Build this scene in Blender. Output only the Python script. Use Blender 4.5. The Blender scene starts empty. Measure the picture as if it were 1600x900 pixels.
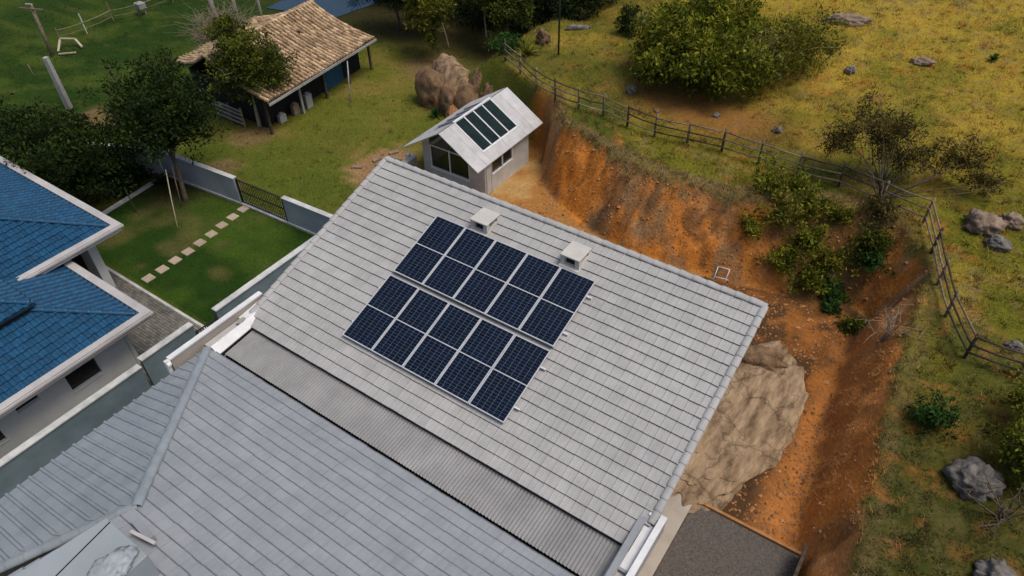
import bpy, bmesh, math, random
import numpy as np
from mathutils import Vector, Matrix, noise as mnoise

random.seed(7)
scene = bpy.context.scene
COL = scene.collection

# ------------------------------------------------------------------ camera
CAM = np.array([15.851, -8.217, 21.575])
FPX = 1126.67
HEAD, PITCH, ROLL = math.radians(125.1927), math.radians(41.7842), math.radians(-1.1085)
_ca, _sa, _cb, _sb = math.cos(HEAD), math.sin(HEAD), math.cos(PITCH), math.sin(PITCH)
FWD = np.array([_ca*_cb, _sa*_cb, -_sb]); _r = np.array([_sa, -_ca, 0.0]); _u = np.cross(_r, FWD)
RIGHT = math.cos(ROLL)*_r + math.sin(ROLL)*_u
UP = -math.sin(ROLL)*_r + math.cos(ROLL)*_u
cd = bpy.data.cameras.new('camera'); cam = bpy.data.objects.new('camera', cd); COL.objects.link(cam)
cd.sensor_width = 36.0; cd.lens = FPX/1600*36.0; cd.clip_end = 2000; cd.clip_start = 0.1
cam.matrix_world = Matrix(((RIGHT[0], UP[0], -FWD[0], CAM[0]), (RIGHT[1], UP[1], -FWD[1], CAM[1]),
                           (RIGHT[2], UP[2], -FWD[2], CAM[2]), (0, 0, 0, 1)))
scene.camera = cam

# ------------------------------------------------------------------ light
SUN_EL, SUN_AZ = math.radians(66), math.radians(80)     # azimuth from +Y towards +X
world = bpy.data.worlds.new('World'); scene.world = world; world.use_nodes = True
wn = world.node_tree.nodes; wl = world.node_tree.links
sky = wn.new('ShaderNodeTexSky'); sky.sky_type = 'NISHITA'; sky.sun_disc = False
sky.sun_elevation = SUN_EL; sky.sun_rotation = SUN_AZ; sky.air_density = 1.0; sky.dust_density = 4.0; sky.ozone_density = 1.0
wl.new(sky.outputs[0], wn['Background'].inputs[0]); wn['Background'].inputs[1].default_value = 0.105
sd = bpy.data.lights.new('sun', 'SUN'); sun = bpy.data.objects.new('sun', sd); COL.objects.link(sun)
sd.energy = 1.9; sd.angle = math.radians(26); sd.color = (1.0, 0.92, 0.80)
_S = Vector((math.sin(SUN_AZ)*math.cos(SUN_EL), math.cos(SUN_AZ)*math.cos(SUN_EL), math.sin(SUN_EL)))
sun.rotation_euler = (-_S).to_track_quat('-Z', 'Y').to_euler(); sun.location = (0, 0, 60)
scene.view_settings.view_transform = 'Standard'; scene.view_settings.look = 'None'
scene.view_settings.exposure = 0.13; scene.view_settings.gamma = 1.0

# ------------------------------------------------------------------ helpers
def tag(o, label=None, cat=None, group=None, kind=None):
    if label: o['label'] = label
    if cat: o['category'] = cat
    if group: o['group'] = group
    if kind: o['kind'] = kind
    return o

ORG = {}
def root(name, loc, label, cat, group=None):
    o = bpy.data.objects.new(name, None); COL.objects.link(o); o.location = loc; o.empty_display_size = 0.3
    ORG[o.name] = np.array(loc, float)
    return tag(o, label, cat, group)

def np_mesh(name, V, F, mats, mi=None, smooth=False, attr=None, cols=None):
    """V (n,3); F (m,k) array or list of tuples"""
    me = bpy.data.meshes.new(name)
    V = np.asarray(V, np.float32)
    if isinstance(F, np.ndarray):
        m, k = F.shape
        me.vertices.add(len(V)); me.vertices.foreach_set('co', V.ravel())
        me.loops.add(m*k); me.loops.foreach_set('vertex_index', F.astype(np.int32).ravel())
        me.polygons.add(m); me.polygons.foreach_set('loop_start', np.arange(0, m*k, k, dtype=np.int32))
    else:
        me.from_pydata([tuple(map(float, v)) for v in V], [], [tuple(f) for f in F])
    if not isinstance(mats, (list, tuple)): mats = [mats]
    for m_ in mats: me.materials.append(m_)
    if mi is not None: me.polygons.foreach_set('material_index', np.asarray(mi, np.int32))
    me.polygons.foreach_set('use_smooth', np.full(len(me.polygons), smooth))
    if attr is not None:
        a = me.attributes.new('tone', 'FLOAT', 'POINT'); a.data.foreach_set('value', np.asarray(attr, np.float32))
    if cols is not None:
        a = me.attributes.new('gcol', 'FLOAT_COLOR', 'POINT')
        c4 = np.ones((len(V), 4), np.float32); c4[:, :3] = cols; a.data.foreach_set('color', c4.ravel())
    me.update(calc_edges=True); me.validate()
    return me

def link(name, me, parent=None, origin=(0, 0, 0)):
    """mesh already stored relative to origin"""
    o = bpy.data.objects.new(name, me); COL.objects.link(o)
    if parent is not None:
        o.parent = parent; ORG[o.name] = ORG[parent.name]
    else:
        o.location = origin; ORG[o.name] = np.array(origin, float)
    return o

class MB:
    """collects world-space geometry for one mesh object"""
    def __init__(s): s.v = []; s.f = []; s.mi = []; s.n = 0
    def add(s, v, f, mi=0):
        v = np.asarray(v, float)
        s.v.append(v); s.f += [tuple(i+s.n for i in q) for q in f]; s.mi += [mi]*len(f); s.n += len(v); return s
    def box(s, x0, x1, y0, y1, z0, z1, mi=0):
        v = [(x, y, z) for z in (z0, z1) for y in (y0, y1) for x in (x0, x1)]
        return s.add(v, [(0, 2, 3, 1), (4, 5, 7, 6), (0, 1, 5, 4), (2, 6, 7, 3), (0, 4, 6, 2), (1, 3, 7, 5)], mi)
    def bar(s, a, b, w, h, up=(0, 0, 1), mi=0):
        a = np.array(a, float); b = np.array(b, float); d = b-a; d /= np.linalg.norm(d)
        u = np.cross(d, up)
        if np.linalg.norm(u) < 1e-4: u = np.cross(d, (1, 0, 0))
        u /= np.linalg.norm(u); n = np.cross(u, d)
        v = [p + u*su*w/2 + n*sn*h/2 for p in (a, b) for sn in (-1, 1) for su in (-1, 1)]
        return s.add(v, [(0, 1, 3, 2), (4, 6, 7, 5), (0, 4, 5, 1), (2, 3, 7, 6), (0, 2, 6, 4), (1, 5, 7, 3)], mi)
    def prism(s, poly, ext, mi=0):
        """poly: list of 3D points (planar), ext: extrusion vector"""
        p = np.array(poly, float); n = len(p); v = np.vstack([p, p+np.array(ext, float)])
        f = [tuple(range(n))[::-1], tuple(range(n, 2*n))] + [(i, (i+1) % n, n+(i+1) % n, n+i) for i in range(n)]
        return s.add(v, f, mi)
    def tube(s, pts, rad, k=7, mi=0):
        pts = np.array(pts, float); n = len(pts); V = []
        for i in range(n):
            d = pts[min(i+1, n-1)]-pts[max(i-1, 0)]; d /= np.linalg.norm(d)+1e-9
            a = np.cross(d, (0.31, 0.95, 0.05)); a /= np.linalg.norm(a)+1e-9; b = np.cross(d, a)
            for j in range(k):
                t = 2*math.pi*j/k; V.append(pts[i]+rad[i]*(math.cos(t)*a+math.sin(t)*b))
        f = [(i*k+j, i*k+(j+1) % k, (i+1)*k+(j+1) % k, (i+1)*k+j) for i in range(n-1) for j in range(k)]
        f += [tuple(range(k))[::-1], tuple(range((n-1)*k, n*k))]
        return s.add(V, f, mi)
    def build(s, name, mats, parent=None, origin=None, smooth=False, bevel=0):
        V = np.vstack(s.v)
        if parent is not None: L = ORG[parent.name]
        else: L = np.array(origin if origin is not None else (V[:, 0].mean(), V[:, 1].mean(), V[:, 2].min()), float)
        me = np_mesh(name, V-L, s.f, mats, s.mi, smooth)
        bm = bmesh.new(); bm.from_mesh(me)
        bmesh.ops.recalc_face_normals(bm, faces=bm.faces)
        if bevel: bmesh.ops.bevel(bm, geom=list(bm.edges), offset=bevel, segments=1, affect='EDGES', clamp_overlap=True)
        bm.to_mesh(me); bm.free()
        return link(name, me, parent, L)

# ------------------------------------------------------------------ materials
def mat(name, c1, c2=None, scale=4.0, rough=0.8, bump=0.0, bscale=40.0, detail=6, island=0.0, spec=0.3, metal=0.0,
        attr=None, lo=0.35, hi=0.65, streak=None, c3=None, coat=0, dirt=0.0, cracks=0, stain=0):
    m = bpy.data.materials.new(name); m.use_nodes = True
    nt = m.node_tree; N = nt.nodes; L = nt.links; b = N['Principled BSDF']
    b.inputs['Roughness'].default_value = rough; b.inputs['Specular IOR Level'].default_value = spec
    b.inputs['Metallic'].default_value = metal
    tc = N.new('ShaderNodeTexCoord')
    geo = N.new('ShaderNodeNewGeometry')
    src = geo.outputs['Position']
    if streak:
        mp = N.new('ShaderNodeMapping'); mp.inputs['Scale'].default_value = streak; L.new(src, mp.inputs[0]); csrc = mp.outputs[0]
    else: csrc = src
    no = N.new('ShaderNodeTexNoise'); no.inputs['Scale'].default_value = scale; no.inputs['Detail'].default_value = detail
    no.inputs['Roughness'].default_value = 0.62
    L.new(csrc, no.inputs['Vector'])
    rp = N.new('ShaderNodeValToRGB'); rp.color_ramp.elements[0].position = lo; rp.color_ramp.elements[1].position = hi
    rp.color_ramp.elements[0].color = (*c1, 1); rp.color_ramp.elements[1].color = (*(c2 or c1), 1)
    L.new(no.outputs['Fac'], rp.inputs[0]); out = rp.outputs[0]
    if attr == 'gcol':
        a = N.new('ShaderNodeAttribute'); a.attribute_name = 'gcol'
        mx = N.new('ShaderNodeMix'); mx.data_type = 'RGBA'; mx.blend_type = 'MULTIPLY'; mx.inputs[0].default_value = 1.0
        L.new(a.outputs['Color'], mx.inputs[6]); L.new(out, mx.inputs[7]); out = mx.outputs[2]
    if attr == 'tone':
        a = N.new('ShaderNodeAttribute'); a.attribute_name = 'tone'
        r2 = N.new('ShaderNodeValToRGB'); r2.color_ramp.elements[0].color = (*c1, 1); r2.color_ramp.elements[1].color = (*(c2 or c1), 1)
        if c3:
            e = r2.color_ramp.elements.new(0.5); e.color = (*c3, 1)
        L.new(a.outputs['Fac'], r2.inputs[0]); out = r2.outputs[0]
    if island:
        oi = N.new('ShaderNodeObjectInfo'); ad = N.new('ShaderNodeMath'); ad.operation = 'ADD'
        L.new(geo.outputs['Random Per Island'], ad.inputs[0]); L.new(oi.outputs['Random'], ad.inputs[1])
        fr = N.new('ShaderNodeMath'); fr.operation = 'FRACT'; L.new(ad.outputs[0], fr.inputs[0])
        mr = N.new('ShaderNodeMapRange'); mr.inputs[3].default_value = 1-island; mr.inputs[4].default_value = 1+island
        L.new(fr.outputs[0], mr.inputs[0])
        mx = N.new('ShaderNodeMix'); mx.data_type = 'RGBA'; mx.blend_type = 'MULTIPLY'; mx.inputs[0].default_value = 1.0
        L.new(out, mx.inputs[6]); L.new(mr.outputs[0], mx.inputs[7]); out = mx.outputs[2]
    if dirt:
        n3 = N.new('ShaderNodeTexNoise'); n3.inputs['Scale'].default_value = 0.35; n3.inputs['Detail'].default_value = 8; L.new(src, n3.inputs['Vector'])
        mr = N.new('ShaderNodeMapRange'); mr.inputs[1].default_value = 0.35; mr.inputs[2].default_value = 0.7
        mr.inputs[3].default_value = 1+dirt*0.4; mr.inputs[4].default_value = 1-dirt; L.new(n3.outputs['Fac'], mr.inputs[0])
        mx = N.new('ShaderNodeMix'); mx.data_type = 'RGBA'; mx.blend_type = 'MULTIPLY'; mx.inputs[0].default_value = 1.0
        L.new(out, mx.inputs[6]); L.new(mr.outputs[0], mx.inputs[7]); out = mx.outputs[2]
    if stain:                                  # rain streaks running down the slope, lichen spots
        mp = N.new('ShaderNodeMapping'); mp.inputs['Scale'].default_value = (7, .45, .45); L.new(src, mp.inputs[0])
        n4 = N.new('ShaderNodeTexNoise'); n4.inputs['Scale'].default_value = 1.0; n4.inputs['Detail'].default_value = 5; L.new(mp.outputs[0], n4.inputs['Vector'])
        n5 = N.new('ShaderNodeTexNoise'); n5.inputs['Scale'].default_value = 9.0; n5.inputs['Detail'].default_value = 4; L.new(src, n5.inputs['Vector'])
        for nn_, a0, a1, v1 in ((n4, .5, .75, 1-stain), (n5, .66, .78, 1-stain*1.6)):
            mr = N.new('ShaderNodeMapRange'); mr.inputs[1].default_value = a0; mr.inputs[2].default_value = a1; mr.inputs[3].default_value = 1.0; mr.inputs[4].default_value = v1; L.new(nn_.outputs['Fac'], mr.inputs[0])
            mx = N.new('ShaderNodeMix'); mx.data_type = 'RGBA'; mx.blend_type = 'MULTIPLY'; mx.inputs[0].default_value = 1.0
            L.new(out, mx.inputs[6]); L.new(mr.outputs[0], mx.inputs[7]); out = mx.outputs[2]
    if cracks:
        nd = N.new('ShaderNodeTexNoise'); nd.inputs['Scale'].default_value = 1.7; nd.inputs['Detail'].default_value = 5; L.new(src, nd.inputs['Vector'])
        va = N.new('ShaderNodeVectorMath'); va.operation = 'MULTIPLY_ADD'; va.inputs[1].default_value = (1.4, 1.4, 1.4); L.new(nd.outputs['Color'], va.inputs[0]); L.new(src, va.inputs[2])
        prev = None
        for sc_, wd in ((cracks, .03), (cracks*1.7, .02)):
            vo = N.new('ShaderNodeTexVoronoi'); vo.feature = 'DISTANCE_TO_EDGE'; vo.inputs['Scale'].default_value = sc_; L.new(va.outputs[0], vo.inputs['Vector'])
            mr = N.new('ShaderNodeMapRange'); mr.inputs[1].default_value = 0.0; mr.inputs[2].default_value = wd; mr.inputs[3].default_value = .55; mr.inputs[4].default_value = 1; L.new(vo.outputs['Distance'], mr.inputs[0])
            mx = N.new('ShaderNodeMix'); mx.data_type = 'RGBA'; mx.blend_type = 'MULTIPLY'; mx.inputs[0].default_value = 1.0
            L.new(out, mx.inputs[6]); L.new(mr.outputs[0], mx.inputs[7]); out = mx.outputs[2]
    L.new(out, b.inputs['Base Color'])
    if bump:
        n2 = N.new('ShaderNodeTexNoise'); n2.inputs['Scale'].default_value = bscale; n2.inputs['Detail'].default_value = 8
        L.new(src, n2.inputs['Vector']); bp = N.new('ShaderNodeBump'); bp.inputs['Strength'].default_value = bump
        bp.inputs['Distance'].default_value = 0.05
        L.new(n2.outputs['Fac'], bp.inputs['Height']); L.new(bp.outputs[0], b.inputs['Normal'])
    return m

def leafmat(name, dark, mid, light, trans=0.25):
    m = mat(name, dark, light, c3=mid, attr='tone', rough=0.75, spec=0.12, island=0.2)
    nt = m.node_tree; N = nt.nodes; L = nt.links; b = N['Principled BSDF']; o = N['Material Output']
    tr = N.new('ShaderNodeBsdfTranslucent'); mx = N.new('ShaderNodeMixShader'); mx.inputs[0].default_value = trans
    L.new(b.inputs['Base Color'].links[0].from_socket, tr.inputs['Color'])
    L.new(b.outputs[0], mx.inputs[1]); L.new(tr.outputs[0], mx.inputs[2]); L.new(mx.outputs[0], o.inputs['Surface'])
    return m

M = {}
M['ground'] = mat('ground_soil', (0.72, 0.70, 0.68), (1.22, 1.2, 1.15), scale=7, rough=0.95, bump=0.9, bscale=9, attr='gcol', spec=0.1, lo=0.3, hi=0.7, detail=12)
M['grass'] = mat('grass_blades', (0.85, 0.85, 0.85), (1.2, 1.2, 1.2), scale=1.2, rough=0.7, attr='gcol', spec=0.15, island=0.3)
M['tile'] = mat('grey_concrete_tile', (0.34, 0.338, 0.336), (0.40, 0.398, 0.395), scale=2.2, rough=0.7, bump=0.12, bscale=60, island=0.04, dirt=0.08, spec=0.3, stain=.07)
M['tile2'] = mat('slate_grey_tile', (0.235, 0.255, 0.28), (0.285, 0.305, 0.33), scale=1.6, rough=0.62, bump=0.12, bscale=60, island=0.025, dirt=0.06, spec=0.35, stain=.07)
M['tile3'] = mat('dark_slate_tile', (0.215, 0.25, 0.28), (0.265, 0.30, 0.33), scale=1.6, rough=0.62, bump=0.12, bscale=60, island=0.025, dirt=0.06, spec=0.35, stain=.07)
M['greylip'] = mat('shaded_tile_lip', (0.07, 0.067, 0.065), (0.13, 0.125, 0.12), scale=3.5, rough=0.85)  # dark colour paints the shade under each solar roof tile course
M['bluelip'] = mat('shaded_blue_tile_lip', (0.003, 0.02, 0.045), (0.004, 0.03, 0.06), rough=0.8)  # darkened blue paints shade under tile courses; also colours the eave board
M['grime_shade'] = mat('dirty_shaded_tile_lip', (0.085, 0.095, 0.105), (0.16, 0.175, 0.19), scale=3.5, rough=0.8, lo=.3, hi=.7)  # dirty tile edges with the front roof's course shadows painted in
M['bluetile'] = mat('blue_glazed_tile', (0.003, 0.044, 0.105), (0.007, 0.070, 0.155), scale=5, rough=0.5, island=0.15, bump=0.06, spec=0.45)
M['terra'] = mat('old_terracotta', (0.30, 0.195, 0.11), (0.60, 0.44, 0.27), scale=2.5, rough=0.9, island=0.35, bump=0.3, bscale=25, dirt=0.2)
M['corr'] = mat('corrugated_cement_sheet', (0.235, 0.236, 0.242), (0.295, 0.296, 0.30), scale=1.5, rough=0.75, bump=0.15, dirt=0.15)
M['white'] = mat('white_flashing', (0.62, 0.63, 0.64), (0.75, 0.76, 0.77), scale=3, rough=0.5, dirt=0.15)
M['cap'] = mat('vent_cap_paint', (0.47, 0.45, 0.415), (0.55, 0.53, 0.49), scale=3, rough=0.6, dirt=0.06)
M['concrete'] = mat('grey_render', (0.30, 0.29, 0.27), (0.40, 0.385, 0.36), scale=1.2, rough=0.9, bump=0.1, bscale=30, dirt=0.2)
M['housewall'] = mat('taupe_render', (0.33, 0.29, 0.245), (0.40, 0.36, 0.31), scale=1.0, rough=0.9, bump=0.1, bscale=30, dirt=0.2)
M['bluewall'] = mat('pale_grey_render', (0.54, 0.55, 0.54), (0.64, 0.65, 0.64), scale=0.8, rough=0.9, bump=0.08, bscale=30, dirt=0.25)
M['gardenwall'] = mat('blue_grey_wall_paint', (0.36, 0.40, 0.425), (0.45, 0.49, 0.515), scale=1.0, rough=0.85, bump=0.1, dirt=0.25)
M['sidewall'] = mat('slate_wall_paint', (0.10, 0.145, 0.165), (0.145, 0.195, 0.22), scale=1.0, rough=0.85, bump=0.1, dirt=0.25)
M['coping'] = mat('pale_coping', (0.40, 0.41, 0.41), (0.58, 0.59, 0.58), scale=2.5, rough=0.8, bump=0.1, dirt=0.3)
M['fascia'] = mat('grey_gutter_paint', (0.40, 0.385, 0.385), (0.47, 0.455, 0.45), scale=2.0, rough=0.6, dirt=0.15)
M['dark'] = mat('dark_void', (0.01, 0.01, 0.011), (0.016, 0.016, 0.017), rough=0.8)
M['black'] = mat('black_metal', (0.012, 0.013, 0.014), (0.02, 0.02, 0.022), rough=0.5, spec=0.5)
M['glass'] = mat('window_glass', (0.006, 0.010, 0.010), (0.012, 0.018, 0.017), rough=0.06, spec=0.6)
M['skyglass'] = mat('skylight_glass', (0.004, 0.011, 0.010), (0.009, 0.022, 0.019), scale=2, rough=0.1, spec=0.3)
M['alu'] = mat('white_aluminium', (0.62, 0.63, 0.64), (0.70, 0.71, 0.72), rough=0.4, spec=0.5)
M['panelframe'] = mat('anodised_frame', (0.46, 0.47, 0.49), (0.54, 0.55, 0.57), rough=0.4, spec=0.5)
M['cell'] = mat('solar_cell', (0.002, 0.006, 0.017), (0.003, 0.009, 0.025), scale=1.5, rough=0.14, spec=0.32, island=0.15)
M['back'] = mat('solar_backsheet', (0.24, 0.27, 0.32), (0.27, 0.30, 0.34), rough=0.25, spec=0.4)
M['shedroof'] = mat('fibre_cement_sheet', (0.42, 0.42, 0.43), (0.52, 0.52, 0.525), scale=2, rough=0.8, bump=0.1, island=0.05, dirt=0.12)
M['shedwall'] = mat('bare_cement_render', (0.46, 0.44, 0.42), (0.58, 0.555, 0.53), scale=1.6, rough=0.92, bump=0.15, bscale=20, dirt=0.25)
M['wood'] = mat('weathered_wood', (0.13, 0.095, 0.065), (0.26, 0.20, 0.145), scale=6, rough=0.9, bump=0.3, bscale=50, island=0.2)
M['darkwood'] = mat('dark_wood', (0.045, 0.033, 0.025), (0.09, 0.065, 0.048), scale=6, rough=0.9, bump=0.3, island=0.2)
M['palewood'] = mat('pale_wood', (0.33, 0.29, 0.20), (0.45, 0.40, 0.30), scale=6, rough=0.85, island=0.15)
M['polecon'] = mat('pole_concrete', (0.26, 0.26, 0.25), (0.36, 0.36, 0.34), scale=5, rough=0.9, bump=0.2, dirt=0.3)
M['stone'] = mat('stepping_stone', (0.33, 0.26, 0.20), (0.42, 0.335, 0.26), scale=8, rough=0.9, bump=0.2, island=0.1)
M['paver'] = mat('grey_paver', (0.115, 0.112, 0.10), (0.18, 0.17, 0.15), scale=3, rough=0.9, bump=0.2, island=0.22, dirt=0.25)
M['asphalt'] = mat('grey_gravel', (0.055, 0.048, 0.043), (0.15, 0.13, 0.115), scale=16, rough=0.95, bump=0.8, bscale=18, lo=0.3, hi=0.7, detail=10)
M['rock'] = mat('bare_granite', (0.12, 0.072, 0.040), (0.40, 0.285, 0.175), scale=1.5, rough=0.92, bump=.7, bscale=13, detail=14, lo=0.32, hi=0.66, cracks=.3, streak=(2.4, .7, 1))
M['rockbrown'] = mat('brown_weathered_rock', (0.085, 0.05, 0.028), (0.28, 0.175, 0.095), scale=1.6, rough=0.95, bump=0.7, bscale=7, detail=12, lo=0.32, hi=0.68, cracks=.8)
M['rockgrey'] = mat('grey_boulder', (0.07, 0.065, 0.06), (0.24, 0.22, 0.20), scale=3, rough=0.95, bump=0.7, bscale=9, detail=12, lo=0.32, hi=0.7)
M['rocktan'] = mat('tan_boulder', (0.15, 0.105, 0.075), (0.33, 0.25, 0.19), scale=3, rough=0.95, bump=0.7, bscale=9, detail=12, lo=0.32, hi=0.7)
M['clod'] = mat('clay_clods', (0.22, 0.09, 0.03), (0.42, 0.22, 0.10), scale=3, rough=0.95, island=0.4, bump=0.3)
M['bark'] = mat('bark', (0.06, 0.045, 0.032), (0.15, 0.12, 0.085), scale=8, rough=0.95, bump=0.5, bscale=30)
M['palebark'] = mat('pale_bark', (0.24, 0.21, 0.16), (0.40, 0.36, 0.29), scale=8, rough=0.9, bump=0.3, bscale=30)
M['water'] = mat('pond_water', (0.012, 0.03, 0.05), (0.018, 0.04, 0.062), scale=1, rough=0.08, spec=0.5, bump=0.05, bscale=6)
M['plastic'] = mat('crumpled_plastic', (0.25, 0.285, 0.31), (0.33, 0.365, 0.39), scale=4, rough=0.35, bump=0.6, bscale=9)
M['slab'] = mat('painted_slab', (0.27, 0.305, 0.335), (0.31, 0.345, 0.375), scale=0.9, rough=0.55, dirt=0.1)
M['leafdark'] = leafmat('dark_leaves', (0.006, 0.013, 0.004), (0.018, 0.034, 0.007), (0.06, 0.085, 0.014))
M['leafmid'] = leafmat('olive_leaves', (0.020, 0.034, 0.006), (0.062, 0.080, 0.011), (0.17, 0.19, 0.022))
M['leafbush'] = leafmat('bush_leaves', (0.018, 0.030, 0.005), (0.11, 0.13, 0.012), (0.31, 0.31, 0.028))
M['leafbright'] = leafmat('bright_leaves', (0.03, 0.042, 0.007), (0.12, 0.125, 0.014), (0.30, 0.27, 0.03))
M['leafbrown'] = leafmat('bronze_leaves', (0.03, 0.027, 0.009), (0.075, 0.06, 0.017), (0.18, 0.13, 0.036))
M['leafgreen'] = leafmat('fresh_leaves', (0.012, 0.035, 0.008), (0.028, 0.075, 0.014), (0.06, 0.13, 0.025))
M['twig'] = mat('dry_twigs', (0.17, 0.135, 0.09), (0.32, 0.27, 0.19), scale=8, rough=0.9)

# ------------------------------------------------------------------ terrain functions (numpy)
#TERRAIN-BEGIN
def _hash(ix, iy, s):
    n = (ix.astype(np.int64)*374761393 + iy.astype(np.int64)*668265263 + s*982451653) & 0x7fffffff
    n = ((n ^ (n >> 13))*1274126177) & 0x7fffffff
    return ((n ^ (n >> 16)) & 0xffff)/65535.0
def vnoise(x, y, s=0):
    ix = np.floor(x); iy = np.floor(y); fx = x-ix; fy = y-iy
    fx = fx*fx*(3-2*fx); fy = fy*fy*(3-2*fy)
    a = _hash(ix, iy, s); b = _hash(ix+1, iy, s); c = _hash(ix, iy+1, s); d = _hash(ix+1, iy+1, s)
    return (a*(1-fx)+b*fx)*(1-fy)+(c*(1-fx)+d*fx)*fy
def fbm(x, y, s=0, o=4):
    t = 0; a = 0.5; n = 0
    for i in range(o):
        t = t+a*vnoise(x, y, s+i*17); n += a; a *= 0.5; x = x*2.03+3.1; y = y*2.03-1.7
    return t/n
def sstep(a, b, x):
    t = np.clip((x-a)/(b-a), 0, 1); return t*t*(3-2*t)
TOE = np.array([(-70, 24), (-9, 22.9), (-3.2, 22.0), (-2.3, 20.7), (-1.6, 19.5), (0.3, 18.3), (1.9, 17.5), (3.5, 17.0), (5.2, 16.75),
                (9.6, 17.2), (12.3, 17.9), (14.5, 18.9), (15.4, 18.4), (15.6, 16.3), (15.8, 12.5), (16.2, 8.8), (16.8, 5.9), (17.2, 0), (17.8, -60)], float)
TW = np.array([2, 1.6, .9, .9, 1.3, 1.9, 2.1, 2.2, 2.2, 2.2, 2.8, 2.4, 1.6, 1.5, 1.5, 1.35, 1.1, 1.0, 1.0])
def toe_dist(x, y):
    best = np.full(x.shape, 1e9); w = np.ones(x.shape); inside = np.zeros(x.shape, bool)
    for i in range(len(TOE)-1):
        a = TOE[i]; b = TOE[i+1]; d = b-a; t = np.clip(((x-a[0])*d[0]+(y-a[1])*d[1])/(d@d), 0, 1)
        q = np.hypot(x-a[0]-t*d[0], y-a[1]-t*d[1]); m = q < best
        best = np.where(m, q, best); w = np.where(m, TW[i]*(1-t)+TW[i+1]*t, w)
    P = np.vstack([TOE, [(-70, -60)]])
    for i in range(len(P)):
        a = P[i]; b = P[(i+1) % len(P)]
        c = ((a[1] > y) != (b[1] > y)) & (x < (b[0]-a[0])*(y-a[1])/(b[1]-a[1]+1e-12)+a[0]); inside ^= c
    return np.where(inside, -best, best), w
def hill_h(x, y):
    h = 2.6+0.6*sstep(5, 20, y)+0.07*np.maximum(0, y-21)+0.04*np.maximum(0, x-18)
    h = h+0.5*(fbm(x*0.16, y*0.16, 5)-0.5)+0.12*(fbm(x*0.9, y*0.9, 8)-0.5)
    return h*sstep(-13.5, -7.2, x)*(1-.55*sstep(30, 36, y)*sstep(-2, -8, x))
def ground(x, y, full=False):
    x = np.asarray(x, float); y = np.asarray(y, float)
    d, w = toe_dist(x, y)
    near = np.exp(-(d/4.0)**2)*sstep(-6, -2, x)
    dd = d + near*(0.7*(fbm(x*0.55, y*0.55, 31)-0.5)+0.45*(fbm(x*1.7, y*1.7, 33, 3)-0.5))*np.clip((d+0.4)/0.8, 0, 1)
    t = np.clip(dd/w, 0, 1)
    prof = 0.86*t**0.8+0.14*sstep(0.0, 1, t)
    z = hill_h(x, y)*prof
    pit = sstep(6.2, 6.8, y)*sstep(-0.2, -0.9, d)*sstep(0.2, 1.2, np.maximum(x-12.6, y-9))*sstep(-4, -2, x)
    z = z+pit*0.16*(fbm(x*0.9, y*0.9, 12)-0.45)
    cutm = np.exp(-((t-0.5)/0.45)**2)*(t > 0)*(t < 1)*sstep(-6, -2, x)
    z = z+cutm*(0.22*(fbm(x*2.6, y*2.6, 41, 4)-0.5)+0.16*(fbm(x*7, y*7, 47, 3)-0.5)+0.08*(0.5-abs(2*fbm(x*2.2, y*2.2, 43, 4)-1)))
    # a rill along the foot of the right-hand bank
    z = z-0.16*np.exp(-((d+0.35)/0.3)**2)*sstep(12, 15, x)*sstep(18, 16, y)
    # flat lawn far left, slight roll
    z = z+0.10*(fbm(x*0.12, y*0.12, 3)-0.5)*sstep(-20, -30, x)
    if full: return z, d, w, t
    return z
#TERRAIN-END

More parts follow.
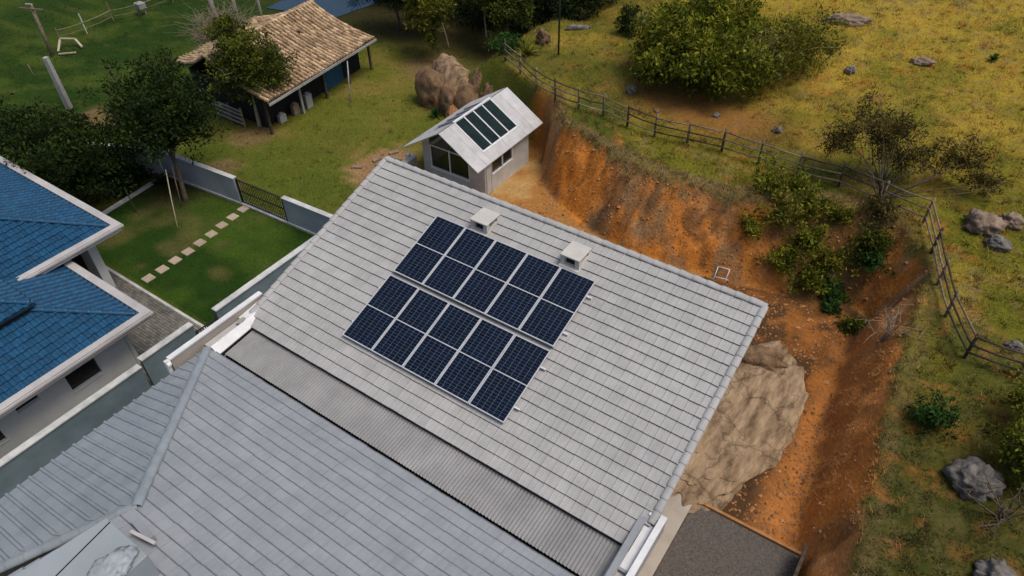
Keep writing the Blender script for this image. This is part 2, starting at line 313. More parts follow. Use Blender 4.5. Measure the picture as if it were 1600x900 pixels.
def in_rect(x, y, x0, x1, y0, y1): return (x > x0) & (x < x1) & (y > y0) & (y < y1)
def mixc(a, b, t): return a*(1-t[:, None])+np.array(b)*t[:, None]
def ground_color(x, y, d, w, t):
    n = len(x); c = np.tile(np.array((0.115, 0.125, 0.018)), (n, 1))              # open lawn
    big = fbm(x*0.11, y*0.11, 61); mid = fbm(x*0.45, y*0.45, 62); fine = fbm(x*2.1, y*2.1, 63, 3)
    c = mixc(c, (0.18, 0.145, 0.035), sstep(0.45, 0.75, mid)*0.8)
    c = mixc(c, (0.065, 0.095, 0.012), sstep(0.45, 0.7, big)*0.7)
    left = sstep(-18, -27, x)                                                     # lush pasture far left
    pas = mixc(np.tile(np.array((0.020, 0.047, 0.006)), (n, 1)), (0.048, 0.078, 0.010), sstep(0.4, 0.7, mid))
    pas = mixc(pas, (0.07, 0.065, 0.02), sstep(0.62, 0.8, fine)*0.5)
    c = c*(1-left[:, None])+pas*left[:, None]
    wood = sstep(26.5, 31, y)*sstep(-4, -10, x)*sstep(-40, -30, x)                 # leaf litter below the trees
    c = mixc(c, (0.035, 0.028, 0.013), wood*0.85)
    yard = in_rect(x, y, -19.3, -5.9, 2.1, 9.3).astype(float)                      # mown garden
    yc = mixc(np.tile(np.array((0.018, 0.048, 0.006)), (n, 1)), (0.045, 0.085, 0.010), sstep(0.35, 0.65, mid))
    yc = mixc(yc, (0.10, 0.095, 0.03), sstep(0.52, 0.72, fbm(x*0.6, y*0.6, 77))*0.7)
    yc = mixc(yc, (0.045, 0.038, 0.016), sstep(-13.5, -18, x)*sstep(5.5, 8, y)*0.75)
    c = c*(1-yard[:, None])+yc*yard[:, None]
    # bare patch left of the shed and worn patches on the lawn
    bare = np.exp(-(((x+10.0)/1.7)**2+((y-15.9)/2.4)**2))
    c = mixc(c, (0.27, 0.17, 0.085), sstep(0.30, 0.7, bare+0.5*(fine-0.5)+0.35*(mid-0.5)))
    for px, py, r in ((-17.2, 10.8, 1.3), (-18.6, 14.2, 1.6), (-15.8, 27.0, 2.2), (-28.5, 10.5, 1.8), (-15.0, 9.9, 0.7)):
        q = np.exp(-(((x-px)/r)**2+((y-py)/r)**2)); c = mixc(c, (0.17, 0.115, 0.055), sstep(0.35, 0.8, q+0.6*(fine-0.5))*0.85)
    # hill
    hc = mixc(np.tile(np.array((0.125, 0.118, 0.012)), (n, 1)), (0.24, 0.175, 0.026), sstep(0.38, 0.66, mid))
    hc = mixc(hc, (0.39, 0.268, 0.036), sstep(25, 42, y+0.40*x+16*(mid-0.5))*0.92)
    hc = mixc(hc, (0.20, 0.155, 0.06), sstep(.60, .74, fbm(x*1.3, y*1.3, 64))*.6)
    hc = mixc(hc, (0.15, 0.14, 0.015), sstep(.52, .68, fbm(x*.5+4, y*.5, 65))*.7)
    hc = mixc(hc, (0.055, 0.070, 0.012), sstep(0.46, 0.66, fbm(x*0.35, y*0.35, 90))*sstep(34, 23, y)*0.8)
    low = sstep(17, 7, y)
    hc = mixc(hc, (0.026, 0.031, 0.009), low*0.95)
    hc = mixc(hc, (0.085, 0.066, 0.027), low*sstep(0.50, 0.66, fine)*0.7)
    hc = mixc(hc, (0.24, 0.10, 0.032), np.clip(1.6*np.exp(-(((x-4.8)/3.9)**2+((y-25.0)/1.5)**2)), 0, 1)*0.95)
    hm = sstep(0.9, 1.05, t)*sstep(-12, -6, x)
    c = c*(1-hm[:, None])+hc*hm[:, None]
    # cut face and pit floor
    clay = mixc(np.tile(np.array((0.46, 0.175, 0.036)), (n, 1)), (0.36, 0.19, 0.08), sstep(0.40, 0.62, fbm(x*0.7, y*0.7, 71)))
    clay = mixc(clay, (0.25, 0.15, 0.075), sstep(0.50, 0.66, fbm(x*1.5, y*1.5, 72))*0.8)
    clay = mixc(clay, (0.56, 0.20, 0.030), sstep(0.52, 0.66, fbm(x*0.5+9, y*0.5, 73))*0.8)
    clay = mixc(clay, (0.085, 0.055, 0.033), sstep(0.62, 0.74, fbm(x*1.1, y*1.1, 74))*0.6)
    floor = sstep(0.05, -0.25, d)
    fl = mixc(np.tile(np.array((0.34, 0.165, 0.048)), (n, 1)), (0.42, 0.27, 0.11), sstep(0.45, 0.7, mid))
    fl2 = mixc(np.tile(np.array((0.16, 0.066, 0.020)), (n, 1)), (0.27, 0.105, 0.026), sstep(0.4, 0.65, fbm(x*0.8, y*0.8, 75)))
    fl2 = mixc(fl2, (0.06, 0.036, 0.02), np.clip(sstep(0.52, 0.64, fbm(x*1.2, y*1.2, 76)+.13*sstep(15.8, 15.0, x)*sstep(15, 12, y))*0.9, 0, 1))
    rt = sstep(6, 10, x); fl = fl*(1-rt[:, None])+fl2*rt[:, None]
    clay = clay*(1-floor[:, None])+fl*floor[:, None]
    rightbank = sstep(14.5, 15.5, x)*sstep(17.5, 15.5, y)
    clay = mixc(clay, (0.50, 0.20, 0.055), rightbank*sstep(0.30, 0.55, mid)*0.7)
    veg = np.exp(-(((x-12.6)/2.6)**2+((y-19.6)/1.8)**2)); clay = mixc(clay, (0.11, 0.068, 0.028), np.clip(veg*1.3, 0, 1)*0.85)
    edge = sstep(1.0, 0.80, t+0.30*(fine-0.5))
    cm = edge*sstep(-5.5, -3.0, x)*np.where(d < 0, sstep(-0.4, 0.6, np.maximum(x-12.6, y-8.5)), 1)
    c = c*(1-cm[:, None])+clay*cm[:, None]
    # dry brown fringe along the crest
    fr = np.exp(-((t-0.97)/0.12)**2)*sstep(-4, -2, x)*(d < w*1.35)*(1-.6*sstep(15, 16, x))
    c = mixc(c, (0.17, 0.115, 0.055), np.clip(fr*(0.3+fine), 0, 1)*0.8)
    return c*(0.82+0.36*fine)[:, None]

def lines(segs):
    out = []
    for a, b, st in segs: out += list(np.arange(a, b-1e-6, st))
    return np.array(out+[segs[-1][1]])
xs = lines([(-400, -80, 40), (-80, -44, 3), (-44, -13, 0.5), (-13, -3.2, 0.3), (-3.2, 21.4, 0.11), (21.4, 32, 0.4), (32, 80, 4), (80, 400, 40)])
ys = lines([(-400, -60, 40), (-60, -12, 4), (-12, 3, 0.5), (3, 15.5, 0.16), (15.5, 24, 0.11), (24, 50, 0.4), (50, 80, 2.5), (80, 400, 40)])
GX, GY = np.meshgrid(xs, ys); fx = GX.ravel(); fy = GY.ravel()
gz, gd, gw, gt = ground(fx, fy, True)
gc = ground_color(fx, fy, gd, gw, gt)
nx, ny = len(xs), len(ys)
ii = (np.arange(ny-1)[:, None]*nx+np.arange(nx-1)[None, :]).ravel()
GF = np.stack([ii, ii+1, ii+nx+1, ii+nx], 1)
cx = (fx[GF[:, 0]]+fx[GF[:, 2]])/2; cy = (fy[GF[:, 0]]+fy[GF[:, 2]])/2
gm = np_mesh('ground', np.stack([fx, fy, gz], 1), GF, M['ground'], smooth=True, cols=gc)
tag(link('ground', gm), kind='structure')

def gz1(x, y): return float(ground(np.array([x]), np.array([y]))[0])
def project(P):
    q = P-CAM; zc = q@FWD; return 800+FPX*(q@RIGHT)/zc, 450-FPX*(q@UP)/zc, zc

# ------------------------------------------------------------------ tile machinery
def profile_flat(w):
    u = np.array([0, .012, .045, .057, .15, .162, .182, .194, .2985])*(w/0.30)
    n = np.array([.004, .013, .013, .005, .005, .008, .008, .005, .004]); return u, n
def profile_smooth(w):
    u = np.array([0, .005, .05, .12, .19, .255, .294, .299])*(w/0.30)
    n = np.array([.0055, .008, .011, .008, .011, .008, .008, .0055]); return u, n
def profile_rib(w):
    u = np.array([0, .02, .075, .095, .20, .295])*(w/0.30)
    n = np.array([.002, .042, .042, .004, .003, .002]); return u, n
def profile_roll(w):
    u = np.linspace(0, 1, 8)*w*0.985; n = np.array([.004, .032, .046, .038, .014, .002, .0, .006]); return u, n
def profile_barrel(w):
    u = np.array([0, .03, .12, .32, .52, .62, .66])*w; n = np.array([0, .06, .115, .14, .115, .06, 0.0]); return u, n

def tile_geo(w, h, prof, lip=0.030, over=0.035, grime_shade=0):
    u, n = prof(w); k = len(u); V = []
    for (vv, lift) in ((-0.012, lip), (h+over-0.012, 0.004)):
        for a, b in zip(u, n): V.append((a, vv, b+lift))
    for a, b in zip(u, n): V.append((a, -0.012, -0.004))
    F = [(i, i+1, k+i+1, k+i) for i in range(k-1)] + [(2*k+i, 2*k+i+1, i+1, i) for i in range(k-1)]
    V += [(u[0], h+over, -0.004), (u[-1], h+over, -0.004)]
    if grime_shade:                                  # dark lower lip: dirt plus painted shade line of each course
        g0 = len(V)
        for a, b in zip(u, n): V.append((a, grime_shade-0.012, b+lip-(lip-.004)*grime_shade/(h+over)))
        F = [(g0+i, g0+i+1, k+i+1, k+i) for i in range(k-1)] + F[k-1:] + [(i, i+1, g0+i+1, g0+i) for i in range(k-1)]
    F += [(2*k, 0, k, 3*k), (k-1, 3*k-1, 3*k+1, 2*k-1)]
    return np.array(V), F

class Field:
    """one plane of tiles: O origin at eave, U along eave, Vd up-slope; bounds(v)->(u0,u1)"""
    def __init__(s, O, U, Vd, length, bounds, w, h, prof, seed=1, jit=1.0, sag=None, grime_shade=0):
        s.O = np.array(O, float); s.U = np.array(U, float); s.V = np.array(Vd, float); s.N = np.cross(s.U, s.V)
        if s.N[2] < 0: s.N = -s.N
        s.w, s.h = w, h; s.TV, s.TF = tile_geo(w, h, prof, lip=.040, grime_shade=grime_shade); s.items = []
        kk = len(prof(w)[0]); s.TM = [0]*len(s.TF)
        if grime_shade:
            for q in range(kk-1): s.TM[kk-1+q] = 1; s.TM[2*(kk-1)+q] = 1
        rg = np.random.default_rng(seed); rows = int(math.ceil(length/h)); s.bounds = bounds; s.sag = sag
        for r in range(rows):
            v0 = r*h; b = bounds(min(v0, length)); b2 = bounds(min(v0+h, length))
            lo = min(b[0], b2[0]); hi = max(b[1], b2[1])
            i0 = int(math.floor(lo/w)); i1 = int(math.ceil(hi/w)); off = 0
            for i in range(i0, i1):
                u0 = i*w+off
                full = u0 >= max(b[0], b2[0])-0.02 and u0+w <= min(b[1], b2[1])+0.02 and v0+h <= length+0.02
                s.items.append((u0, v0, full, rg.normal(0, .0016*jit), rg.normal(0, .0035*jit), rg.normal(0, .004*jit), rg.normal(0, .0022*jit), length))
    def world(s, u, v, n): return s.O+s.U*u+s.V*v+s.N*n
    def center(s, it): return s.world(it[0]+s.w/2, it[1]+s.h/2, 0)
    def matrix(s, it):
        R = np.stack([s.U, s.V, s.N], 1)
        T = Matrix([[*R[0], 0], [*R[1], 0], [*R[2], 0], [0, 0, 0, 1]])
        p = s.world(it[0], it[1]+it[6], it[3])
        return Matrix.Translation(Vector(p)) @ T @ Matrix.Rotation(it[4], 4, 'Y') @ Matrix.Rotation(it[5], 4, 'Z')
    def joined(s, items):
        VV = []; FF = []; MM = []; n = 0
        for (u0, v0, full, dn, ry, rz, dv, length) in items:
            P = s.TV.copy()
            uu = P[:, 0]+u0 - rz*P[:, 1]; vv = P[:, 1]+v0+dv + rz*P[:, 0]; nn = P[:, 2]+dn-ry*P[:, 0]
            vv = np.minimum(vv, length+0.01)
            if not full:
                bb = [s.bounds(max(0, min(q, length))) for q in vv]
                uu = np.clip(uu, [q[0] for q in bb], [q[1] for q in bb])
                if uu.max()-uu.min() < 0.02: continue
            if s.sag is not None: nn = nn+s.sag(uu, vv)
            VV.append(s.O+uu[:, None]*s.U+vv[:, None]*s.V+nn[:, None]*s.N)
            FF += [tuple(i+n for i in f) for f in s.TF]; MM += s.TM; n += len(P)
        return np.vstack(VV), FF, MM

def place_fields(fields, parents, mats, limit, hidden=lambda p: False, fall='tile_field'):
    """the `limit` tiles that show largest become objects, the rest one joined part per plane"""
    cand = []
    for fi, F in enumerate(fields):
        for ti, it in enumerate(F.items):
            if not it[2] or F.sag is not None: continue
            p = F.center(it); X, Y, zc = project(p)
            if -5 < X < 1605 and -5 < Y < 905 and not hidden(p):
                view = (CAM-p); dist = np.linalg.norm(view); cand.append((abs(view@F.N)/dist**3, fi, ti))
    cand.sort(reverse=True); pick = set((a, b) for _, a, b in cand[:limit])
    for fi, F in enumerate(fields):
        par = parents[fi]; L = ORG[par.name]
        me = np_mesh('tile', F.TV, F.TF, mats[fi], F.TM)
        for ti, it in enumerate(F.items):
            if (fi, ti) in pick:
                o = bpy.data.objects.new('tile', me); COL.objects.link(o); o.parent = par
                o.matrix_local = Matrix.Translation(Vector(-L)) @ F.matrix(it)
        rest = [it for ti, it in enumerate(F.items) if (fi, ti) not in pick]
        if rest:
            V, FF, MM = F.joined(rest)
            o = link(fall, np_mesh(fall, V-L, FF, mats[fi], MM), par); tag(o, kind='stuff')

CAPMESH = {}
def caps(P0, P1, parent, m, r=0.11, pitch=0.40, flat=0.75, key='', nseg=8, name='ridge_tile'):
    """overlapping half-round ridge tiles from low P0 to high P1"""
    P0 = np.array(P0, float); P1 = np.array(P1, float); L = np.linalg.norm(P1-P0); d = (P1-P0)/L
    n = max(1, int(round(L/pitch))); st = L/n
    u = np.cross(d, (0, 0, 1)); u /= np.linalg.norm(u); nn = np.cross(u, d)
    k = (key, round(st, 3), m.name)
    if k not in CAPMESH:
        V = []; 
        for (a, rr, lift) in ((-0.02, r, 0.022), (0.03, r*1.06, 0.024), (st+0.05, r*0.93, 0.0)):
            for j in range(nseg+1):
                t = math.pi*j/nseg; V.append((a, math.cos(t)*rr, math.sin(t)*rr*flat+lift))
        kk = nseg+1
        F = [(q*kk+j, q*kk+j+1, (q+1)*kk+j+1, (q+1)*kk+j) for q in range(2) for j in range(nseg)]
        F += [tuple(range(kk))]
        CAPMESH[k] = np_mesh(name, np.array(V), F, m, smooth=False)
    Lo = ORG[parent.name]
    for i in range(n):
        p = P0+d*st*i-Lo
        o = bpy.data.objects.new(name, CAPMESH[k]); COL.objects.link(o); o.parent = parent
        jr = random.gauss(0, .012)
        o.matrix_local = Matrix(((d[0], u[0], nn[0], p[0]), (d[1], u[1], nn[1], p[1]), (d[2], u[2], nn[2], p[2]), (0, 0, 0, 1))) @ Matrix.Rotation(jr, 4, 'Z')

# ------------------------------------------------------------------ main house
SL = math.radians(17.83); SF = math.radians(20.0); TLn = math.tan(math.radians(21.1))
house = root('tiled_house', (6.7, -1.0, 0), 'grey tiled house with rooftop solar array and corrugated valley between two roofs', 'house')
RW = 13.36
def rz(y): return 6.2+y*math.tan(SL)
b = MB(); b.prism([(0.2, -9.0, -.3), (0.2, 5.92, -.3), (0.2, 5.92, rz(5.92)-.14), (0.2, 0, 6.03), (0.2, -.02, 5.80), (0.2, -9.0, 5.80)], (11.9, 0, 0))
wall = b.build('wall', M['housewall'], house)
b = MB(); b.prism([(11.9, -1.7, 5.79), (11.9, -9.0, 5.79), (11.9, -9.0, 8.6)], (.198, 0, 0)); b.build('gable', M['housewall'], house)
b = MB(); b.prism([(-.02, 0.0, 6.17), (-.02, 6.88, rz(6.88)-.03), (-.02, 6.88, rz(6.88)-.16), (-.02, 0.0, 6.02)], (RW+.02, 0, 0))
roofA = b.build('roof', M['concrete'], house)
# front roof planes
HP = np.array((4.28, -5.95, 7.84)); HC = np.array((-.06, -1.32, 6.15))
b = MB()
tf = math.tan(SF)
def zf(y): return 6.15+(-1.32-y)*tf
def zl(x): return 6.15+(x+.06)*TLn
XE = 13.2
b.add([(-.06, -1.32, 6.12), (XE, -1.32, 6.12), (XE, -9.2, zf(-9.2)-.03), (4.28, -9.2, zf(-9.2)-.03), (4.28, -5.95, zf(-5.95)-.03)], [(0, 1, 2, 3, 4)])
b.add([(XE, -1.32, 6.0), (XE, -9.2, zf(-9.2)-.15), (XE, -9.2, zf(-9.2)-.03), (XE, -1.32, 6.12)], [(0, 1, 2, 3)])
b.add([(-.06, -1.32, 6.0), (XE, -1.32, 6.0), (XE, -1.32, 6.12), (-.06, -1.32, 6.12)], [(0, 1, 2, 3)])
roofB = b.build('roof', M['concrete'], house)
hipx = lambda y: 4.28+(y+5.95)*(4.28-2.68)/(-5.95+8.32)
b = MB(); b.add([(-.06, -1.32, 6.12), (4.28, -5.95, zl(4.28)-.03), (hipx(-9.5), -9.5, zl(hipx(-9.5))-.03), (-.06, -9.5, 6.12), (-.06, -1.32, 6.0), (-.06, -9.5, 6.0)],
              [(0, 1, 2, 3), (0, 3, 5, 4)])
roofC = b.build('roof', M['concrete'], house)
cs, sn = math.cos(SL), math.sin(SL)
FA = Field((0, 0, 6.2), (1, 0, 0), (0, cs, sn), 7.18, lambda v: (0.0, RW), 0.297, 0.3264, profile_flat, 3, grime_shade=.008)
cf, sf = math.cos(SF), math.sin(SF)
FB = Field((0, -1.28, 6.16), (1, 0, 0), (0, -cf, sf), 8.3, lambda v: (max(-.06+min(v*cf, 4.63)*(4.34/4.63), -.06) if v*cf < 4.64 else 4.28, XE), 0.33, 0.315, profile_smooth, 4, 1.5, grime_shade=.034)
tl = math.radians(21.1); cl, sl_ = math.cos(tl), math.sin(tl)
def bl(v):
    x = v*cl-.06                      # U runs along -Y from y=-1.32
    lo = min(4.63, max(0, (x+.06)*(4.63/4.34)))
    # upper limit: second hip
    yb = -5.95+(x-4.28)*(-5.95+8.32)/(4.28-2.68)
    hi = min(8.1, -1.32-yb) if x > hipx(-9.5) else 8.1
    return (lo, max(lo, hi))
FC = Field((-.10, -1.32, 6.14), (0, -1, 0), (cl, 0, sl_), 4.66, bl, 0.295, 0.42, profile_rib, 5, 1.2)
def under_array(p): return 3.2 < p[0] < 9.1 and p[1] > 1.0*cs and p[1] < 6.0*cs and p[2] > 6.2 and p[1] > 0
def hid_house(p): return under_array(p)
place_fields([FA, FB, FC], [roofA, roofB, roofC], [[M['tile'], M['greylip']], [M['tile2'], M['grime_shade']], [M['tile3'], M['grime_shade']]], 300, hid_house)
# ridge, verge and hip caps
caps((0.0, 6.92, rz(6.92)+.0), (RW, 6.92, rz(6.92)+.0), roofA, M['tile'], 0.11, 0.40, .6, key='r')
for x in (0.0, RW):
    caps((x, 0.05 if x == 0 else 0.7, rz(0.05 if x == 0 else .7)+.015), (x, 6.85, rz(6.85)+.015), roofA, M['tile'], 0.10, 0.33, .65, key='v%d' % (x > 1), name='verge_tile')
caps(HC+np.array((.06, -.06, .05)), HP+np.array((0, 0, .05)), roofC, M['tile3'], 0.13, 0.40, key='h')
caps((hipx(-9.5), -9.5, zl(hipx(-9.5))+.05), HP+np.array((0, 0, .04)), roofC, M['tile3'], 0.12, 0.40, key='h2')
# corrugated strip
xsn = np.arange(0.38, 13.05, 0.012); zc_ = 6.085+0.018*np.cos(xsn/0.096*2*math.pi)
V = np.concatenate([np.stack([xsn, np.full_like(xsn, -1.09), zc_-.09], 1), np.stack([xsn, np.full_like(xsn, .06), zc_], 1)])
k = len(xsn); F = np.stack([np.arange(k-1), np.arange(1, k), np.arange(k+1, 2*k), np.arange(k, 2*k-1)], 1)
link('corrugated_sheet', np_mesh('corrugated_sheet', V-ORG[house.name], F, M['corr'], smooth=True), house)
b = MB()                                                     # near-black strip painting the shadow line along the upper roof foot
b.box(0.3, 13.1, -0.01, 0.02, 6.11, 6.17); b.build('flashing', M['dark'], house)
b = MB(); b.box(0.3, 13.1, -1.30, -.93, 5.81, 5.84); b.build('gutter', M['dark'], house)  # near-black trough added to paint the shadow line under the front eave
# left parapet, gutter and flashings
b = MB(); b.box(-.34, -.22, -2.35, 0.98, 5.0, 6.52); b.build('parapet', M['housewall'], house)
b = MB(); b.box(-.365, -.195, -2.38, 1.0, 6.524, 6.575); b.build('coping', M['white'], house)
b = MB(); b.box(-.19, 0.10, -1.30, 0.62, 6.20, 6.26); b.build('gutter', M['fascia'], house)
b = MB(); b.prism([(0.10, -1.28, 6.29), (0.37, -1.28, 6.10), (0.37, 0.30, 6.22), (0.10, 0.95, 6.36)], (0, 0, .03)); b.build('flashing', M['white'], house)
b = MB(); b.prism([(-.19, -.02, 6.30), (.10, -.02, 6.33), (0.12, 0.98, 6.42), (-.19, 0.98, 6.40)], (0, 0, .03)); b.build('flashing', M['white'], house)
b = MB(); b.prism([(-.30, -2.48, 6.50), (-.12, -2.52, 6.42), (-.12, -2.40, 6.42), (-.28, -2.36, 6.50)], (0, 0, .06)); b.box(-.31, -.20, -2.52, -2.42, 6.1, 6.56); b.build('downspout', M['white'], house)
b = MB(); 
for j in range(10):
    t = 2*math.pi*j/10
V = [(0.02+.10*math.cos(2*math.pi*j/10), -.08+.16*math.sin(2*math.pi*j/10), 6.365) for j in range(10)]
b.prism(V, (0, 0, .012)); b.build('cement_patch', M['concrete'], house)
# right parapet
b = MB(); b.box(13.50, 13.62, -9.0, 0.90, 6.05, 6.55); b.build('parapet', M['fascia'], house)
b = MB(); b.box(13.485, 13.635, -9.0, 0.93, 6.554, 6.60); b.build('coping', M['white'], house)
b = MB(); b.box(13.22, 13.49, 0.815, 0.90, 6.30, 6.53); b.build('coping', M['white'], house)
b = MB(); b.box(13.24, 13.485, -.62, 0.81, 6.36, 6.40); b.build('gutter', M['white'], house)
b = MB(); b.box(13.24, 13.485, -8.9, -.70, 6.28, 6.32); b.build('gutter', M['fascia'], house)
b = MB(); b.box(13.24, 13.485, -.695, -.625, 6.30, 6.43); b.build('gutter_joint', M['tile2'], house)
b = MB(); b.prism([(13.02, -8.9, 6.13), (13.23, -8.9, 6.30), (13.23, 0.85, 6.44), (13.05, 0.85, 6.45), (13.02, -.0, 6.15)], (0, 0, .03)); b.build('flashing', M['tile2'], house)
# slab box near the hip peak
b = MB(); b.prism([(4.86, -6.60, 7.6), (6.22, -6.62, 7.6), (6.22, -9.0, 7.6), (4.36, -9.0, 7.6)], (0, 0, 1.30))
sb = b.build('tank_box', M['slab'], house, bevel=.015)
b = MB(); b.bar((5.02, -6.62, 8.912), (5.35, -9.0, 8.912), .014, .02); b.build('seam', M['dark'], sb)
b = MB(); b.bar((4.72, -6.20, 8.10), (5.45, -6.28, 8.16), .16, .14); b.build('cement_fillet', M['tile2'], house)
b = MB(); b.bar((5.0, -6.42, 8.25), (5.62, -6.30, 8.22), .07, .05); b.build('overflow_pipe', M['fascia'], house)
def rock_mesh(name, r, seed, sub=3, amp=.25, freq=1.0, m=None, flat=None, facet=0.0):
    bm = bmesh.new(); bmesh.ops.create_icosphere(bm, subdivisions=sub, radius=1.0); off = Vector((seed*13.7, seed*5.1, seed*9.3))
    for v in bm.verts:
        p = v.co.copy(); d = p.normalized()
        k = 1+amp*(mnoise.noise(d*freq+off)+0.5*mnoise.noise(d*freq*2.3+off)+0.28*mnoise.noise(d*freq*5+off)+0.14*mnoise.noise(d*freq*11+off)-0.55*(1-abs(mnoise.noise(d*freq*2.1+off*1.7)))**6+.3)
        if facet: k *= 1-facet*max(0, mnoise.cell(d*1.6+off))*.5
        v.co = Vector((d.x*r[0]*k, d.y*r[1]*k, d.z*r[2]*k))
        if flat is not None and v.co.z > flat*r[2]: v.co.z = flat*r[2]+(v.co.z-flat*r[2])*.25
    me = bpy.data.meshes.new(name); bm.to_mesh(me); bm.free(); me.materials.append(m)
    me.polygons.foreach_set('use_smooth', np.full(len(me.polygons), True)); return me
o = link('plastic_sheet', rock_mesh('plastic_sheet', (.30, .42, .13), 3, 4, .4, 1.3, M['plastic']), None, (5.95, -7.2, 8.95))
tag(o, 'crumpled grey plastic sheet lying on the slab box at the hip peak', 'plastic sheet')
# roof vents
for (vx, vy, side) in ((4.85, 6.02, 0), (8.05, 6.08, 1)):
    zr = rz(vy)
    b = MB(); b.prism([(vx-.33, vy-.42, rz(vy-.42)+.0), (vx+.33, vy-.42, rz(vy-.42)), (vx+.33, vy+.36, rz(vy+.36)), (vx-.33, vy+.36, rz(vy+.36))], (0, 0, .10))
    vent = b.build('roof_vent', M['cap'], house)
    for sx in (-1, 1):
        for sy in (-1, 1):
            bb = MB(); bb.box(vx+sx*.24-.07, vx+sx*.24+.07, vy+sy*.27-.07, vy+sy*.27+.07, rz(vy-.3)+.02, zr+.30); bb.build('post', M['cap'], vent)
    bb = MB(); bb.box(vx-.20, vx+.20, vy-.23, vy+.23, zr-.1, zr+.285); bb.build('louvre', M['dark'], vent)
    bb = MB(); bb.box(vx-.325, vx+.325, vy-.365, vy+.365, zr+.302, zr+.352); bb.build('cap', M['cap'], vent, bevel=.008)

# ------------------------------------------------------------------ solar array
def on_roof(u, v, n): return np.array((u, v*cs-n*sn, 6.2+v*sn+n*cs))
def roof_box(mb, u0, u1, v0, v1, n0, n1, org=(0, 0)):
    V = [on_roof(u, v, n) for n in (n0, n1) for v in (v0, v1) for u in (u0, u1)]
    mb.add(V, [(0, 2, 3, 1), (4, 5, 7, 6), (0, 1, 5, 4), (2, 6, 7, 3), (0, 4, 6, 2), (1, 3, 7, 5)])
ordn = ['first', 'second', 'third', 'fourth', 'fifth']
PW, PH = 1.128, 2.33
first = True; proto = None
for row, v0 in enumerate((1.10, 3.58)):
    for i in range(5):
        u0 = 3.29+i*1.148
        base = on_roof(u0, v0, 0.13)
        where = 'lower row beside the corrugated valley' if row == 0 else 'upper row below the roof vents'
        p = root('solar_panel', base, '%s dark blue solar panel from the left in the %s' % (ordn[i], where), 'solar panel', 'solar panels on the grey roof')
        if proto is None:
            fr = MB(); t_ = .024
            roof_box(fr, u0, u0+PW, v0, v0+t_, .13, .168); roof_box(fr, u0, u0+PW, v0+PH-t_, v0+PH, .13, .168)
            roof_box(fr, u0, u0+t_, v0+t_, v0+PH-t_, .13, .168); roof_box(fr, u0+PW-t_, u0+PW, v0+t_, v0+PH-t_, .13, .168)
            parts = [fr.build('frame', M['panelframe'], p)]
            bs = MB(); roof_box(bs, u0+t_, u0+PW-t_, v0+t_, v0+PH-t_, .135, .158); parts.append(bs.build('backsheet', M['back'], p))
            cwid = (PW-2*t_-.016)/6
            for half in (0, 1):
                cm = MB(); vb = v0+t_+.008+half*(PH/2-t_+.010); hh = (PH/2-t_-.020)/12
                for a in range(6):
                    for c_ in range(12):
                        ua = u0+t_+.008+a*cwid; va = vb+c_*hh
                        V = [on_roof(ua+.0024, va+.0016, .160), on_roof(ua+cwid-.0024, va+.0016, .160), on_roof(ua+cwid-.0024, va+hh-.0016, .160), on_roof(ua+.0024, va+hh-.0016, .160)]
                        cm.add(V, [(0, 1, 2, 3)])
                parts.append(cm.build('cell_field', M['cell'], p))
            ml = MB(); roof_box(ml, u0+t_, u0+PW-t_, v0+PH/2-.012, v0+PH/2+.012, .1581, .1625); parts.append(ml.build('divider', M['panelframe'], p))
            proto = parts
        else:
            for q in proto:
                c_ = q.copy(); COL.objects.link(c_); c_.parent = p
for j, v in enumerate((1.62, 2.92, 4.10, 5.40)):
    b = MB(); roof_box(b, 3.22, 9.16, v-.02, v+.02, .075, .128)
    nm = ('lower', 'upper')[j % 2]; rw = ('lower', 'upper')[j//2]
    o = b.build('mounting_rail', M['alu'], None); tag(o, '%s aluminium rail ending beside the right edge of the %s panel row' % (nm, rw), 'rail', 'mounting rails under the solar panels')
# hooks at the right rail ends are part of each rail's bracket
# ------------------------------------------------------------------ shed
SX0, SX1, SY0, SY1 = -7.35, -3.25, 16.65, 20.7
shed = root('garden_shed', (-5.3, 18.6, 0), 'small grey rendered shed with gabled sheet roof and glazed skylights', 'shed')
ez, rzs = 2.05, 3.52; xm = -5.35; ex0, ex1 = -7.95, -3.0; ry0, ry1 = 15.75, 21.75
ts = (rzs-ez)/(ex1-xm)
def shz(x): return rzs-abs(x-xm)*ts
th = .14
b = MB()
win = (-6.85, -4.25, .62, 2.05)
zl_ = shz(SX0)-.08; zr_ = shz(SX1)-.08
# gable front, built in pieces round the window
b.prism([(SX0, SY0, -.2), (win[0], SY0, -.2), (win[0], SY0, shz(win[0])-.08), (SX0, SY0, zl_)], (0, th, 0))
b.prism([(win[1], SY0, -.2), (SX1, SY0, -.2), (SX1, SY0, zr_), (win[1], SY0, shz(win[1])-.08)], (0, th, 0))
b.prism([(win[0], SY0, -.2), (win[1], SY0, -.2), (win[1], SY0, win[2]), (win[0], SY0, win[2])], (0, th, 0))
b.build('wall', M['shedwall'], shed)
b = MB(); b.prism([(SX0, SY1, -.2), (SX1, SY1, -.2), (SX1, SY1, zr_), (xm, SY1, rzs-.08), (SX0, SY1, zl_)], (0, -th, 0)); b.build('wall', M['shedwall'], shed)
b = MB(); b.box(SX0, SX0+th, SY0+th+.002, SY1-th-.002, -.2, zl_); b.build('wall', M['shedwall'], shed)
